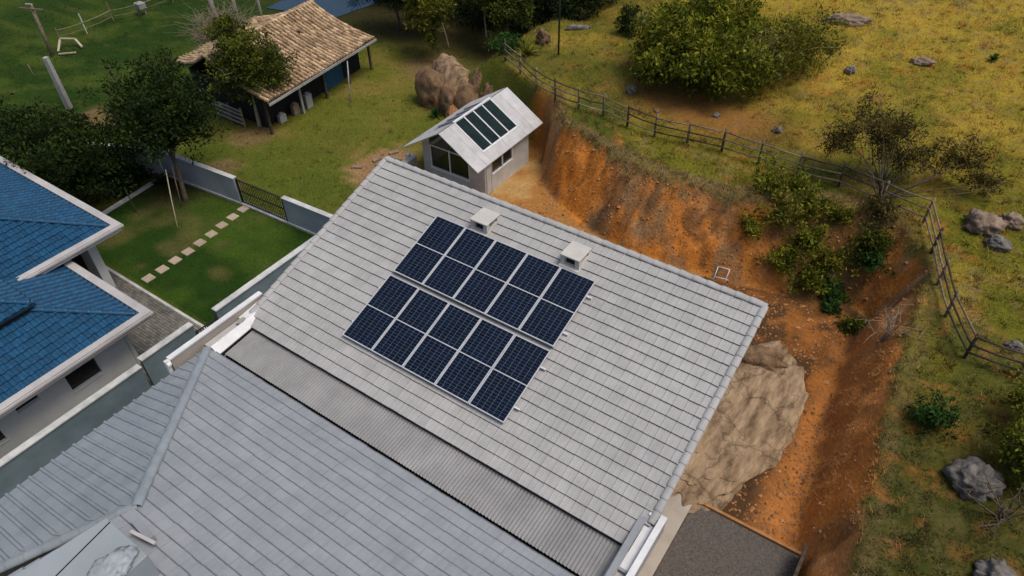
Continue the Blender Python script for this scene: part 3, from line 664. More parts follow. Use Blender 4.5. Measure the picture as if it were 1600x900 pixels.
# right wall with a window opening and a door
wy0, wy1, wz0, wz1 = 17.30, 19.15, 1.02, 1.80
b = MB(); b.box(SX1-th, SX1, SY0+th+.002, wy0, -.2, zr_-.005); b.box(SX1-th, SX1, wy1, SY1-th-.002, -.2, zr_-.005); b.box(SX1-th, SX1, wy0, wy1, -.2, wz0); b.box(SX1-th, SX1, wy0, wy1, wz1, zr_-.005)
b.build('wall', M['shedwall'], shed)
b = MB(); b.box(SX1, SX1+.035, 16.72, 17.22, .02, 1.62); dr = b.build('door', M['shedwall'], shed)
b = MB(); b.box(SX1+.036, SX1+.05, 16.74, 16.78, .04, 1.6); b.box(SX1+.036, SX1+.05, 17.16, 17.2, .04, 1.6); b.box(SX1+.036, SX1+.05, 16.785, 17.155, .04, .08); b.build('door_frame', M['concrete'], dr)
# big gable window: two tall panes with mullion and triangular head
b = MB()
b.prism([(win[0], SY0+.05, win[2]), ((win[0]+win[1])/2-.02, SY0+.05, win[2]), ((win[0]+win[1])/2-.02, SY0+.05, shz((win[0]+win[1])/2)-.12), (win[0], SY0+.05, shz(win[0])-.12)], (0, .02, 0))
pw = b.build('window', M['glass'], shed)
b = MB(); mx_ = (win[0]+win[1])/2
b.prism([(mx_+.02, SY0+.05, win[2]), (win[1], SY0+.05, win[2]), (win[1], SY0+.05, shz(win[1])-.12), (xm+.35, SY0+.05, shz(xm+.35)-.12), (mx_+.02, SY0+.05, shz(mx_)-.12)], (0, .02, 0)); b.build('pane', M['glass'], pw)
b = MB()
b.box(mx_-.035, mx_+.035, SY0+.01, SY0+.08, win[2], 2.02); b.box(win[0], win[0]+.06, SY0+.012, SY0+.082, win[2]+.06, 1.95); b.box(win[1]-.06, win[1], SY0+.012, SY0+.082, win[2]+.06, 1.95)
b.box(win[0], win[1], SY0-.03, SY0+.09, win[2]-.05, win[2]+.06); b.box(win[0]+.07, win[1]-.07, SY0+.014, SY0+.08, 1.93, 1.99)
b.build('window_frame', M['alu'], pw)
b = MB(); b.box(SX1-.09, SX1-.07, wy0, wy1, wz0, wz1); sw = b.build('window', M['glass'], shed)
b = MB(); b.box(SX1-.06, SX1+.02, (wy0+wy1)/2-.03, (wy0+wy1)/2+.03, wz0+.05, wz1); b.box(SX1-.06, SX1+.03, wy0, wy1, wz0-.03, wz0+.045); b.box(SX1-.06, SX1+.02, wy1-.05, wy1, wz0+.05, wz1); b.build('window_frame', M['alu'], sw)
# roof sheets with skylight opening on each side
sk0, sk1 = 17.0, 20.15
def slope_piece(side, xa, xb, ya, yb, n0, n1, mb):
    # xa,xb : distance from ridge along x
    s_ = 1 if side > 0 else -1
    P = []
    for n in (n0, n1):
        for y in (ya, yb):
            for a in (xa, xb): P.append((xm+s_*a, y, rzs-a*ts+n))
    mb.add(P, [(0, 2, 3, 1), (4, 5, 7, 6), (0, 1, 5, 4), (2, 6, 7, 3), (0, 4, 6, 2), (1, 3, 7, 5)])
for side, EX in ((1, ex1-xm), (-1, xm-ex0)):
    ya = ry0
    edges = [ry0, 16.55, sk0, (sk0+sk1)/2, sk1, 20.9, ry1]
    for q in range(len(edges)-1):
        a, c_ = edges[q], edges[q+1]
        inside = a >= sk0-.01 and c_ <= sk1+.01
        b = MB(); lift = random.uniform(0, .006)
        if inside: slope_piece(side, 1.80, EX, a+.006, c_-.006, -.05+lift, .0+lift, b)
        else: slope_piece(side, 0.0, EX, a+.006, c_-.006, -.05+lift, .0+lift, b)
        b.build('roof_sheet', M['shedroof'], shed)
    b = MB(); slope_piece(side, .03, 1.79, sk0+.01, sk1-.01, -.045, -.02, b); sg = b.build('skylight', M['skyglass'], shed)
    for q in range(5):
        y = sk0+.03+q*(sk1-sk0-.06)/4
        bb = MB(); slope_piece(side, .03, 1.82, y-.035, y+.035, -.018, .035, bb); bb.build('glazing_bar', M['alu'], sg)
    bb = MB(); slope_piece(side, 1.74, 1.81, sk0+.08, sk1-.08, -.019, .02, bb); bb.build('glazing_bar', M['alu'], sg)
b = MB(); b.box(xm-.07, xm+.07, sk0-.02, sk1+.02, rzs-.01, rzs+.055); b.build('ridge_bar', M['alu'], shed)
b = MB(); b.box(xm-.012, xm+.012, ry0, sk0-.03, rzs-.005, rzs+.012); b.box(xm-.012, xm+.012, sk1+.03, ry1, rzs-.005, rzs+.012); b.build('ridge_joint', M['dark'], shed)
b = MB(); b.box(SX0+.2, SX1-.2, SY0+.2, SY1-.2, -.1, .04); b.build('floor', M['concrete'], shed)
# low wall stub left of shed
b = MB(); b.box(-7.95, -7.75, 13.2, 16.55, -.2, 1.0); ws = b.build('wall_stub', M['concrete'], None); tag(ws, 'short low grey wall running from the shed corner towards the house', 'wall')
b = MB(); b.box(-7.98, -7.72, 13.18, 16.58, 1.002, 1.05); b.build('coping', M['coping'], ws)

# ------------------------------------------------------------------ garden walls, gates, paving
def wall_run(name, p0, p1, h, thk, m, label, cope=.05, z0=-.2):
    p0 = np.array(p0, float); p1 = np.array(p1, float)
    b = MB(); b.bar((*p0, (h+z0)/2), (*p1, (h+z0)/2), thk, h-z0); o = b.build(name, m, None); tag(o, label, 'wall')
    d = (p1-p0)/np.linalg.norm(p1-p0)*.02
    b = MB(); b.bar((*(p0-d), h+cope/2+.003), (*(p1+d), h+cope/2+.003), thk+.10, cope); b.build('coping', M['coping'], o)
    b = MB(); b.bar((*p0, .06), (*p1, .06), thk+.12, .12); b.build('plinth', M['coping'], o)
    return o
wall_run('garden_wall', (-19.3, 8.75), (-13.55, 9.2), 1.55, .16, M['gardenwall'], 'long pale garden wall between the dark trees and the black railing')
wall_run('garden_wall', (-10.15, 9.38), (-6.6, 9.55), 1.55, .16, M['gardenwall'], 'short pale garden wall between the black railing and the grey roof')
wall_run('garden_wall', (-24.5, 6.3), (-19.5, 8.75), 1.55, .16, M['gardenwall'], 'pale garden wall half hidden under the dark tree crowns')
wall_run('boundary_wall', (-6.05, -9.5), (-6.0, -1.35), 1.75, .18, M['sidewall'], 'long slate grey boundary wall with pale coping beside the blue roofed house')
wall_run('boundary_wall', (-6.05, -1.2), (-6.05, 1.05), 1.95, .18, M['sidewall'], 'short slate grey boundary wall piece beside the brick paving')
wall_run('boundary_wall', (-6.1, 2.15), (-6.15, 9.4), 1.8, .18, M['sidewall'], 'slate grey boundary wall with pale coping along the mown lawn')
def railing(name, p0, p1, h, n, label):
    p0 = np.array(p0, float); p1 = np.array(p1, float)
    r = root(name, (*(p0+(p1-p0)/2), 0), label, 'railing')
    for q in range(n):
        p = p0+(p1-p0)*(q+.5)/n; b = MB(); b.box(p[0]-.014, p[0]+.014, p[1]-.014, p[1]+.014, .14, h-.02); b.build('bar', M['black'], r)
    for z in (.16, h*.55, h):
        b = MB(); b.bar((*p0, z), (*p1, z), .05, .045); b.build('rail', M['black'], r)
    for p in (p0, p1):
        b = MB(); b.box(p[0]-.04, p[0]+.04, p[1]-.04, p[1]+.04, 0, h+.06); b.build('post', M['black'], r)
railing('metal_railing', (-13.45, 9.22), (-10.25, 9.37), 1.5, 24, 'black metal railing between two pale garden walls')
b = MB(); b.bar((-13.5, 9.2, .05), (-10.2, 9.36, .05), .26, .1); o = b.build('railing_kerb', M['coping'], None); tag(o, 'pale concrete kerb under the black metal railing', 'kerb')
railing('metal_gate', (-6.06, 1.14), (-6.06, 2.07), 1.45, 8, 'narrow black barred gate between the two slate boundary walls')
b = MB(); b.bar((-18.75, 4.6, .07), (-19.15, 8.5, .07), .16, .16); o = b.build('kerb', M['coping'], None); tag(o, 'grey concrete kerb between the mown lawn and the dark planting', 'kerb')
sp = [(-12.4, 2.8), (-12.42, 3.55), (-12.48, 4.3), (-12.52, 5.06), (-12.62, 5.82), (-12.72, 6.58), (-12.88, 7.35), (-12.98, 8.12), (-13.08, 8.88)]
names9 = ['stepping stone nearest the brick paving', 'second stepping stone from the brick paving', 'third stepping stone from the brick paving', 'fourth stepping stone from the brick paving',
          'middle stepping stone of the nine on the lawn', 'fourth stepping stone from the black railing', 'third stepping stone from the black railing', 'second stepping stone from the black railing', 'stepping stone nearest the black railing']
for (x, y), nm in zip(sp, names9):
    b = MB(); a = random.gauss(0, .03); c_, s_ = math.cos(a)*.5, math.sin(a)*.5
    hx, hy = .24, .24
    b.prism([(x+dx*math.cos(a)-dy*math.sin(a), y+dx*math.sin(a)+dy*math.cos(a), -.04) for dx, dy in ((-hx, -hy), (hx, -hy), (hx, hy), (-hx, hy))], (0, 0, .085))
    o = b.build('stepping_stone', M['stone'], None, bevel=.012); tag(o, 'square tan '+nm, 'stepping stone', 'stepping stones across the lawn')
# brick paving
b = MB(); rg = random.Random(5); by = -7.0; r_ = 0
while by < 2.1:
    bx = -14.9+(r_ % 2)*.12
    while bx < -6.2:
        h_ = .035+rg.uniform(0, .012)
        if bx < -8.0 and by < -.75: pass
        else: b.box(bx+.006, bx+.232, by+.006, by+.112, -.03, h_)
        bx += .24
    by += .12; r_ += 1
o = b.build('brick_paving', M['paver'], None); tag(o, kind='stuff')
b = MB(); b.box(-15, -6.14, 2.1, 2.22, -.05, .06); o = b.build('paving_kerb', M['coping'], None); tag(o, 'thin grey kerb between the brick paving and the lawn', 'kerb')
b = MB(); b.box(-5.9, 0.2, -9.5, 12.0, -.05, .03); b.box(0.2, 12.0, 5.93, 8.4, -.05, .028); o = b.build('pavement', M['concrete'], None); tag(o, kind='structure')
b = MB(); b.box(12.0, 13.14, -9.5, 5.92, -.05, .16); o = b.build('walkway', M['housewall'], None); tag(o, kind='structure')
b = MB(); b.prism([(13.16, 6.0, -.05), (16.72, 6.02, -.05), (17.05, -9.5, -.05), (13.16, -9.5, -.05)], (0, 0, .09)); o = b.build('road', M['asphalt'], None); tag(o, kind='structure')
M['claykerb'] = mat('clay_stained_concrete', (0.30, 0.14, 0.05), (0.38, 0.20, 0.085), scale=4, rough=.9, bump=.2)
b = MB(); b.bar((13.16, 6.05, .06), (16.75, 6.09, .06), .10, .16); o = b.build('road_kerb', M['claykerb'], None); tag(o, 'clay stained kerb between the gravel pad and the rock slab', 'kerb')
b = MB(); b.bar((16.86, -9.5, .35), (16.72, 5.95, .35), .10, 1.0); o = b.build('retaining_board', M['darkwood'], None); tag(o, 'dark board edging along the foot of the clay bank', 'board')

# ------------------------------------------------------------------ blue roofed house
bh = root('blue_roof_house', (-12, -4, 0), 'pale house with blue glazed tile roofs and grey gutters', 'house')
BW, BHh = 0.305, 0.312; sb_ = math.radians(19.5); cb_, sbn = math.cos(sb_), math.sin(sb_); tb = math.tan(sb_)
def box_part(nm, args, m, par=bh): 
    q = MB(); q.box(*args); return q.build(nm, m, par)
win_y0, win_y1, wzb, wzt = -3.05, -1.95, 1.35, 2.05
q = MB(); 
# +X wall with window openings
ops = [(-3.17, -1.98, .77, 1.62), (-5.0, -4.2, 1.43, 1.75), (-7.6, -5.72, .72, 1.62)]
yy = [-12.0, -7.6, -5.72, -5.0, -4.2, -3.17, -1.98, -0.72]
for i in range(len(yy)-1):
    a, c_ = yy[i], yy[i+1]
    op = [o_ for o_ in ops if abs(o_[0]-a) < .01]
    if op: q.box(-8.2, -8.0, a, c_, -.2, op[0][2]); q.box(-8.2, -8.0, a, c_, op[0][3], 2.75)
    else: q.box(-8.2, -8.0, a, c_, -.2, 2.75)
q.build('wall', M['bluewall'], bh)
for o_ in ops:
    wq = box_part('window', (-8.19, -8.15, o_[0], o_[1], o_[2], o_[3]), M['glass'])
    if o_[3]-o_[2] > .3: box_part('window_sill', (-8.15, -7.96, o_[0]-.03, o_[1]+.03, o_[2]-.05, o_[2]-.003), M['bluewall'], wq)
box_part('wall', (-13.1, -8.0, -.70, -.55, -.2, 2.75), M['bluewall'])
box_part('wall', (-22, -14.4, -12, -.72, -.2, 3.5), M['bluewall'])
box_part('wall', (-13.0, -9.9, -12, -2.9, 2.75, 3.9), M['bluewall'])
box_part('porch_column', (-14.25, -13.1, 1.25, 1.62, -.1, 3.25), M['bluewall'])
box_part('porch_wall', (-14.3, -14.15, -.7, 1.25, -.1, 3.25), M['dark'])
# roof decks + tiles
def plane_roof(name, O, U, Vd, length, bounds, lim_items, parent_list, field_list, m):
    F = Field(O, U, Vd, length, bounds, BW, BHh, profile_roll, len(field_list)+20, 2.0, grime_shade=.010)
    q = MB(); n = -.02
    v1 = length
    a0, a1 = bounds(0); b0, b1 = bounds(v1)
    P = [F.world(a0, 0, n), F.world(a1, 0, n), F.world(b1, v1, n), F.world(b0, v1, n)]
    if abs(b1-b0) < .02: q.add(P[:3], [(0, 1, 2)])
    else: q.add(P, [(0, 1, 2, 3)])
    par = q.build(name, M['black'], bh); parent_list.append(par); field_list.append(F)
PL, FL = [], []
ec = np.array((-7.15, -.15, 2.86))
# lower skirt: +X face (U along -Y), +Y face (U along -X)
plane_roof('roof', ec, (0, -1, 0), (-cb_, 0, sbn), 2.62, lambda v: (v*cb_, 9.0), None, PL, FL, None)
plane_roof('roof', ec, (-1, 0, 0), (0, -cb_, sbn), 2.62, lambda v: (v*cb_, 5.2), None, PL, FL, None)
mc = np.array((-9.45, -2.42, 4.02))
plane_roof('roof', mc, (0, -1, 0), (-cb_, 0, sbn), 4.6, lambda v: (v*cb_, 8.0), None, PL, FL, None)
plane_roof('roof', mc, (-1, 0, 0), (0, -cb_, sbn), 4.6, lambda v: (v*cb_, 8.0), None, PL, FL, None)
uc = np.array((-12.25, 2.2, 3.42))
plane_roof('roof', uc, (0, -1, 0), (-cb_, 0, sbn), 4.4, lambda v: (v*cb_, 4.4), None, PL, FL, None)
plane_roof('roof', uc, (-1, 0, 0), (0, -cb_, sbn), 4.4, lambda v: (v*cb_, 11.0), None, PL, FL, None)
place_fields(FL, PL, [[M['bluetile'], M['bluelip']]]*6, 300)
for c0, L_, par in ((ec, 2.4, PL[0]), (mc, 4.3, PL[2]), (uc, 4.1, PL[4])):
    caps(c0+np.array((-.08, -.08, .06)), c0+np.array((-L_, -L_, L_*tb+.05)), par, M['bluetile'], .11, .38, key='b%.1f' % L_)
def gutter_L(c, ly, lx, w=.30):
    """grey box gutter round an outer corner: along -Y for ly and along -X for lx"""
    x, y, z = c
    q = MB()
    q.box(x, x+w, y-ly, y+w, z-.14, z+.035); q.box(x-lx, x-.002, y, y+w, z-.14, z+.035)
    g = q.build('gutter', M['fascia'], bh)
    q = MB(); q.box(x+w+.001, x+w+.045, y-ly, y+w+.045, z-.10, z-.02); q.box(x-lx, x+w, y+w+.001, y+w+.045, z-.10, z-.02); q.build('gutter_lip', M['fascia'], g)
    q = MB(); q.box(x-.4, x+w-.06, y-ly, y+w-.06, z-.30, z-.143); q.box(x-lx, x-.402, y-.4, y+w-.06, z-.30, z-.143); q.build('soffit', M['fascia'], g)
    q = MB(); q.box(x-.06, x-.005, y-ly, y-.005, z-.02, z+.012); q.box(x-lx, x-.062, y-.06, y-.005, z-.02, z+.012); q.build('gutter_channel', M['dark'], g)
gutter_L((-7.12, -.10, 2.90), 9.0, 5.2)
gutter_L((-12.22, 2.25, 3.46), 4.5, 11.0)
q = MB(); q.box(mc[0]-.02, mc[0]+.06, mc[1]-8, mc[1]+.06, 3.95, 4.03); q.box(mc[0]-2.9, mc[0]-.022, mc[1]-.02, mc[1]+.06, 3.95, 4.03); q.build('eave_board', M['bluelip'], bh)
q = MB(); q.box(-9.6, -9.5, -10, -2.52, 3.4, 3.9); q.box(-12.5, -9.602, -2.62, -2.52, 3.4, 3.9); q.build('wall', M['dark'], bh)  # near-black colour paints the shadow line below the raised eave
q = MB(); q.bar((-11.95, -2.32, 3.46), (-12.3, -2.3, 3.52), .12, .12); q.build('downspout', M['black'], bh)

# ------------------------------------------------------------------ terracotta shelter
th_ = root('farm_shelter', (-22, 19.5, 0), 'old open farm shelter with sagging terracotta tile roof', 'shelter')
E0 = np.array((-17.0, 14.75, 2.3)); E1 = np.array((-18.1, 24.9, 2.3)); R0 = np.array((-21.55, 14.4, 4.1)); R1 = np.array((-22.6, 24.0, 4.1)); G0 = np.array((-26.2, 15.3, 2.3)); G1 = np.array((-27.6, 22.95, 2.3))
def bilinear(a0, a1, b0, b1, m, name, nu, nv, seed):
    """warped field of barrel tiles between eave a0-a1 and ridge b0-b1"""
    rg = np.random.default_rng(seed); L = ORG[th_.name]
    q = MB(); P = []
    NU, NV = 14, 8
    def surf(s_, t):
        p = a0*(1-s_)*(1-t)+a1*s_*(1-t)+b0*(1-s_)*t+b1*s_*t
        z = -.30*math.sin(math.pi*t)*(.6+.4*math.cos(s_*7)) - .10*math.sin(math.pi*s_)
        return p+np.array((0, 0, z+.03*math.sin(s_*23)))
    for j in range(NV+1):
        for i in range(NU+1): P.append(surf(i/NU, j/NV)-np.array((0, 0, .06)))
    q.add(P, [(j*(NU+1)+i, j*(NU+1)+i+1, (j+1)*(NU+1)+i+1, (j+1)*(NU+1)+i) for j in range(NV) for i in range(NU)])
    par = q.build('roof', M['darkwood'], th_)
    u_, n_ = profile_barrel(1.0); VV = []; FF = []; n0 = 0
    for r in range(nv):
        for c_ in range(nu):
            if rg.random() < .004: continue
            k_ = len(u_); row = []
            js, jv, jn = rg.normal(0, .0012), rg.normal(0, .004), rg.normal(0, .008)
            for (vv, lift) in ((0.0, .05), (1.12, .005)):
                for a, bn in zip(u_, n_):
                    s_ = min(max((c_+a)/nu+js, 0), 1); t = min(max((r+vv)/nv+jv, 0), 1.0)
                    p = surf(s_, t); row.append(p+np.array((0, 0, bn*1.15+lift+jn)))
            for i in range(k_): row.append(row[i]-np.array((0, 0, .05)))
            VV.append(np.array(row)); FF += [(n0+i, n0+i+1, n0+k_+i+1, n0+k_+i) for i in range(k_-1)]+[(n0+2*k_+i, n0+2*k_+i+1, n0+i+1, n0+i) for i in range(k_-1)]
            n0 += 3*k_
    o = link('tile_field', np_mesh('tile_field', np.vstack(VV)-L, FF, m), par); tag(o, kind='stuff')
    return par
pr = bilinear(E0, E1, R0, R1, M['terra'], 'roof', 34, 14, 1)
bilinear(G0, G1, R0, R1, M['terra'], 'roof', 26, 13, 2)
caps(R0+np.array((0, 0, .0)), R1+np.array((0, 0, .0)), pr, M['terra'], .12, .38, key='t')
b = MB(); b.bar(E0-np.array((0, 0, .12)), E1-np.array((0, 0, .12)), .06, .14); b.build('fascia', M['polecon'], th_)
for s_ in (.02, .3, .52, .75, .98):
    p = E0*(1-s_)+E1*s_; b = MB(); b.box(p[0]-.75, p[0]-.62, p[1]-.065, p[1]+.065, -.1, 2.12); b.build('post', M['darkwood'] if s_ != .3 else M['polecon'], th_)
b = MB(); b.prism([(-18.6, 15.3, -.1), (-19.5, 24.4, -.1), (-26.7, 22.6, -.1), (-25.5, 15.6, -.1)], (0, 0, 2.1)); b.build('wall', M['dark'], th_)  # near-black block paints the deep shade under the open roof
M['bluepaint'] = mat('faded_blue_paint', (0.02, 0.09, 0.16), (0.03, 0.12, 0.20), rough=.8, dirt=.3)
b = MB(); b.prism([(-19.1, 20.6, 0), (-19.3, 22.5, 0), (-19.2, 22.5, 0), (-19.0, 20.6, 0)], (0, 0, 1.9)); b.build('door', M['bluepaint'], th_)
for k_, (y0, c_) in enumerate(((16.1, 'polecon'), (17.2, 'wood'), (18.3, 'polecon'))):
    b = MB(); b.box(-18.5, -18.2, y0, y0+.5, 0, .5+.2*k_); b.box(-18.45, -18.25, y0+.1, y0+.4, .5+.2*k_+.002, .6+.2*k_)
    o = b.build('feed_bin', M[c_], None, bevel=.02); tag(o, ('low grey', 'brown wooden', 'taller grey')[k_]+' feed bin in the shade under the terracotta eave', 'bin', 'bins under the terracotta eave')
# slatted pen
pen = root('slatted_pen', (-20.9, 14.9, 0), 'weathered slatted pen fence beside the shelter under the trees', 'fence')
for z in (.25, .55, .85, 1.1):
    b = MB(); b.bar((-22.2, 14.6, z), (-19.7, 14.55, z), .03, .13); b.build('slat', M['polecon'], pen)
for x in (-22.1, -20.95, -19.8):
    b = MB(); b.box(x-.05, x+.05, 14.60, 14.70, -.1, 1.25); b.build('post', M['wood'], pen)

# ------------------------------------------------------------------ hill fence
def hill_fence():
    pts = [(-7.3, 24.4), (-5.8, 23.7), (-4.3, 23.05), (-2.7, 22.5), (-1.0, 22.1), (0.45, 22.1), (1.95, 21.9), (3.5, 21.8), (5.15, 22.0), (6.85, 22.2), (8.7, 22.1), (10.5, 22.05), (12.35, 22.2), (14.2, 21.8), (16.05, 21.4), (16.75, 19.5), (17.35, 17.7), (17.95, 16.1), (18.9, 14.4), (20.5, 14.35), (22.2, 14.3)]
    r = root('field_fence', (6, 22, gz1(6, 22)), 'long weathered post and rail fence along the crest of the clay cut', 'fence')
    tops = []
    for i, (x, y) in enumerate(pts):
        z = gz1(x, y); h = 1.22+random.uniform(-.05, .08); lx, ly = random.gauss(0, .03), random.gauss(0, .03)
        b = MB(); b.tube([(x, y, z-.3), (x+lx*.5, y+ly*.5, z+h*.5), (x+lx, y+ly, z+h)], [.062, .058, .054], 7)
        b.build('post', M['wood'] if i % 3 else M['darkwood'], r, smooth=True); tops.append((x, y, z, lx, ly))
    for i in range(len(pts)-1):
        a, c_ = tops[i], tops[i+1]
        for hgt in (.34, .72, 1.10):
            f_ = hgt/1.2; j1, j2 = random.gauss(0, .02), random.gauss(0, .02)
            b = MB(); A = np.array((a[0]+a[3]*f_, a[1]+a[4]*f_-.08, a[2]+hgt+j1)); B = np.array((c_[0]+c_[3]*f_, c_[1]+c_[4]*f_-.08, c_[2]+hgt+j2))
            mid = (A+B)/2-np.array((0, 0, random.uniform(0, .05)))
            b.tube([A, mid, B], [.04, .037, .04], 6)
            b.build('rail', M['palewood'] if (i == 4 and hgt < .5) else (M['wood'] if random.random() < .6 else M['darkwood']), r, smooth=True)
hill_fence()

# ------------------------------------------------------------------ rocks
def rock(name, label, x, y, r, m, seed, sink=.35, sub=3, amp=.3, freq=1.1, rotz=0, group=None, flat=None, cat='rock', tilt=0):
    z = gz1(x, y); o = link(name, rock_mesh(name, r, seed, sub, amp, freq, m, flat), None, (x, y, z+r[2]*(1-2*sink)))
    o.rotation_euler = (tilt, 0, rotz); tag(o, label, cat, group); return o
rock('rock_slab', 'large bare cracked rock slab between the grey roof and the clay bank', 12.85, 9.6, (2.0, 4.3, .46), M['rock'], 11, .44, 6, .20, 1.1, -.16, flat=.4)
rock('rock_ledge', 'small brown rock ledge at the upper end of the bare slab', 12.75, 13.3, (1.0, .6, .45), M['rockbrown'], 12, .4, 4, .4, 1.4, .2)
outc = root('rock_outcrop', (-10.5, 23.5, 0), 'brown rock outcrop of upright boulders behind the shed', 'rock')
for k_, (x, y, rx, ry_, rz_, mm) in enumerate(((-12.0, 23.3, .9, 1.3, 1.7, 'rockbrown'), (-12.0, 24.6, 1.1, 1.2, 1.9, 'rock'), (-10.3, 23.0, .75, .7, 1.5, 'rockbrown'), (-9.3, 23.2, .9, .8, 1.5, 'rockbrown'), (-10.9, 24.4, 1.2, 1.1, 1.9, 'rock'), (-9.2, 24.5, 1.2, 1.1, 1.9, 'rockbrown'), (-8.0, 23.9, 1.0, .8, 1.8, 'rockbrown'), (-11.2, 22.9, .5, .5, 1.0, 'clod'), (-9.8, 22.4, .55, .45, .7, 'clod'))):
    me = rock_mesh('boulder', (rx, ry_, rz_), 30+k_, 4, .22, .9, M[mm]); o = link('boulder', me, outc); o.location = (x+10.5, y-23.5, rz_*.30); o.rotation_euler = (random.uniform(-.15, .15), random.uniform(-.15, .15), random.uniform(0, 3))
rks = [('long pale rock beside the big bush on the dry hill', 7.9, 38.3, (1.5, .6, .5), 'rocktan', .3), ('flat tan rock pair out on the golden slope', 12.85, 35.3, (.75, .4, .35), 'rocktan', .2), ('small upright rock on the slope right of the big bush', 9.85, 32.3, (.35, .4, .35), 'rockgrey', 0),
       ('pale grey rock on the grass between the fence and bush', 8.5, 25.2, (.3, .25, .28), 'rockgrey', 0), ('whitish rock at the left foot of the big bush', .65, 24.8, (.32, .3, .42), 'rockgrey', 0), ('round tan boulder on the grass right of the fence corner', 18.15, 22.3, (.85, .75, .7), 'rocktan', .5),
       ('smaller tan boulder behind the round boulder at right', 19.05, 23.1, (.55, .5, .5), 'rocktan', 0), ('low mossy boulder below the round tan boulder', 18.85, 21.4, (.6, .45, .4), 'rockgrey', 0), ('large dark grey boulder beside the bare branches at the right edge', 20.1, 9.3, (.85, .75, .75), 'rockgrey', .4),
       ('grey boulder in the bottom right corner of the grass', 21.2, 6.3, (.7, .9, .55), 'rockgrey', .6), ('weathered log-like rock on the upper lawn', -5.9, 30.2, (.95, .25, .25), 'rockgrey', .7), ('brown upright rock behind the spiky plant', -6.6, 27.3, (.5, .5, .8), 'rockbrown', 0),
       ('pale rock at the right edge beside the fence', 20.2, 15.7, (.35, .3, .25), 'rockgrey', 0), ('pinkish rock half hidden behind the big bush', -2.6, 33.0, (.9, .6, .5), 'rocktan', 0), ('small white rock low on the rust soil under the bush', 5.4, 25.0, (.28, .2, .2), 'rockgrey', 0), ('tiny pale rock beside the dark stump on rust soil', 2.6, 23.9, (.18, .14, .14), 'rocktan', 0)]
for k_, (lb, x, y, r, mm, ro) in enumerate(rks): rock('rock', lb, x, y, tuple(q*.72 for q in r), M[mm], 50+k_, .32, 4, .48, 1.5, ro)

# clods and pebbles in the pit
rg = np.random.default_rng(9)
def scatter_clods(n):
    VV = []; FF = []; k_ = 0
    base = np.array([(1, 0, 0), (-1, 0, 0), (0, 1, 0), (0, -1, 0), (0, 0, 1), (0, 0, -1)], float)
    fc = [(0, 2, 4), (2, 1, 4), (1, 3, 4), (3, 0, 4), (2, 0, 5), (1, 2, 5), (3, 1, 5), (0, 3, 5)]
    x = rg.uniform(-1.5, 18, n); y = rg.uniform(6.3, 21, n); z, d, w, t = ground(x, y, True)
    dens = fbm(x*.6, y*.6, 55)
    ok = (t < .9) & ((y > 8.6) | (x > 13.3)) & (rg.random(n) < np.where(d < 0, sstep(.42, .62, dens+.15*np.exp(-(((x-13.2)/2.6)**2+((y-9.8)/4.6)**2-1)**2*3)), .45))
    for i in np.where(ok)[0]:
        s_ = min(.16, abs(rg.normal(0, .035))+.012); P = base*s_*rg.uniform(.6, 1.3, (6, 1))*np.array((1, 1, .7)); a = rg.uniform(0, 6)
        P = P@np.array(((math.cos(a), -math.sin(a), 0), (math.sin(a), math.cos(a), 0), (0, 0, 1)))
        VV.append(P+np.array((x[i], y[i], z[i]+s_*.2))); FF += [tuple(q+k_ for q in f) for f in fc]; k_ += 6
    return np.vstack(VV), FF
V, F = scatter_clods(16000); tag(link('clay_clods', np_mesh('clay_clods', V, F, M['clod'])), kind='stuff')

# ------------------------------------------------------------------ vegetation
def leaf_cloud(clusters, per, size, rg, up=.35, aspect=.42):
    """clusters: (n,5) x y z r tone ; returns quads"""
    n = len(clusters)*per; c = np.repeat(clusters, per, 0)
    g = rg.normal(0, 1, (n, 3)); g /= np.linalg.norm(g, axis=1)[:, None]; rad = rg.random(n)**.45
    P = c[:, :3]+g*(rad*c[:, 3])[:, None]*np.array((1, 1, .75))
    a = rg.normal(0, 1, (n, 3))+g*.8; a[:, 2] += up*.6; a /= np.linalg.norm(a, axis=1)[:, None]
    nn = rg.normal(0, 1, (n, 3)); nn[:, 2] += up*2; bvec = np.cross(a, nn); bvec /= np.linalg.norm(bvec, axis=1)[:, None]+1e-9
    L = size*(.5+rg.random(n)**2*1.3)[:, None]
    V = np.stack([P, P+a*L*.55+bvec*L*aspect*.5, P+a*L, P+a*L*.55-bvec*L*aspect*.5], 1).reshape(-1, 3)
    F = np.arange(4*n).reshape(n, 4)
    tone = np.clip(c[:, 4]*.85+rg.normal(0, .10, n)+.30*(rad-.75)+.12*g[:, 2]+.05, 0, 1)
    return V, F, np.repeat(tone, 4)
def crown_clusters(center, r, n, rg, cr=(.3, .6), lumps=.45, shell=.5, low=-1.0):
    out = []; sd = rg.uniform(0, 100)
    while len(out) < n:
        g = rg.normal(0, 1, 3); g /= np.linalg.norm(g)
        if g[2] < low: continue
        k_ = 1+lumps*mnoise.noise(Vector(g*1.7)+Vector((sd, 0, 0)))*1.6
        q = rg.random()**shell
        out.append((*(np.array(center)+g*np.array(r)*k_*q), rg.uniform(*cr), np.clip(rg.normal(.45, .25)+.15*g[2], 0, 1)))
    return np.array(out)
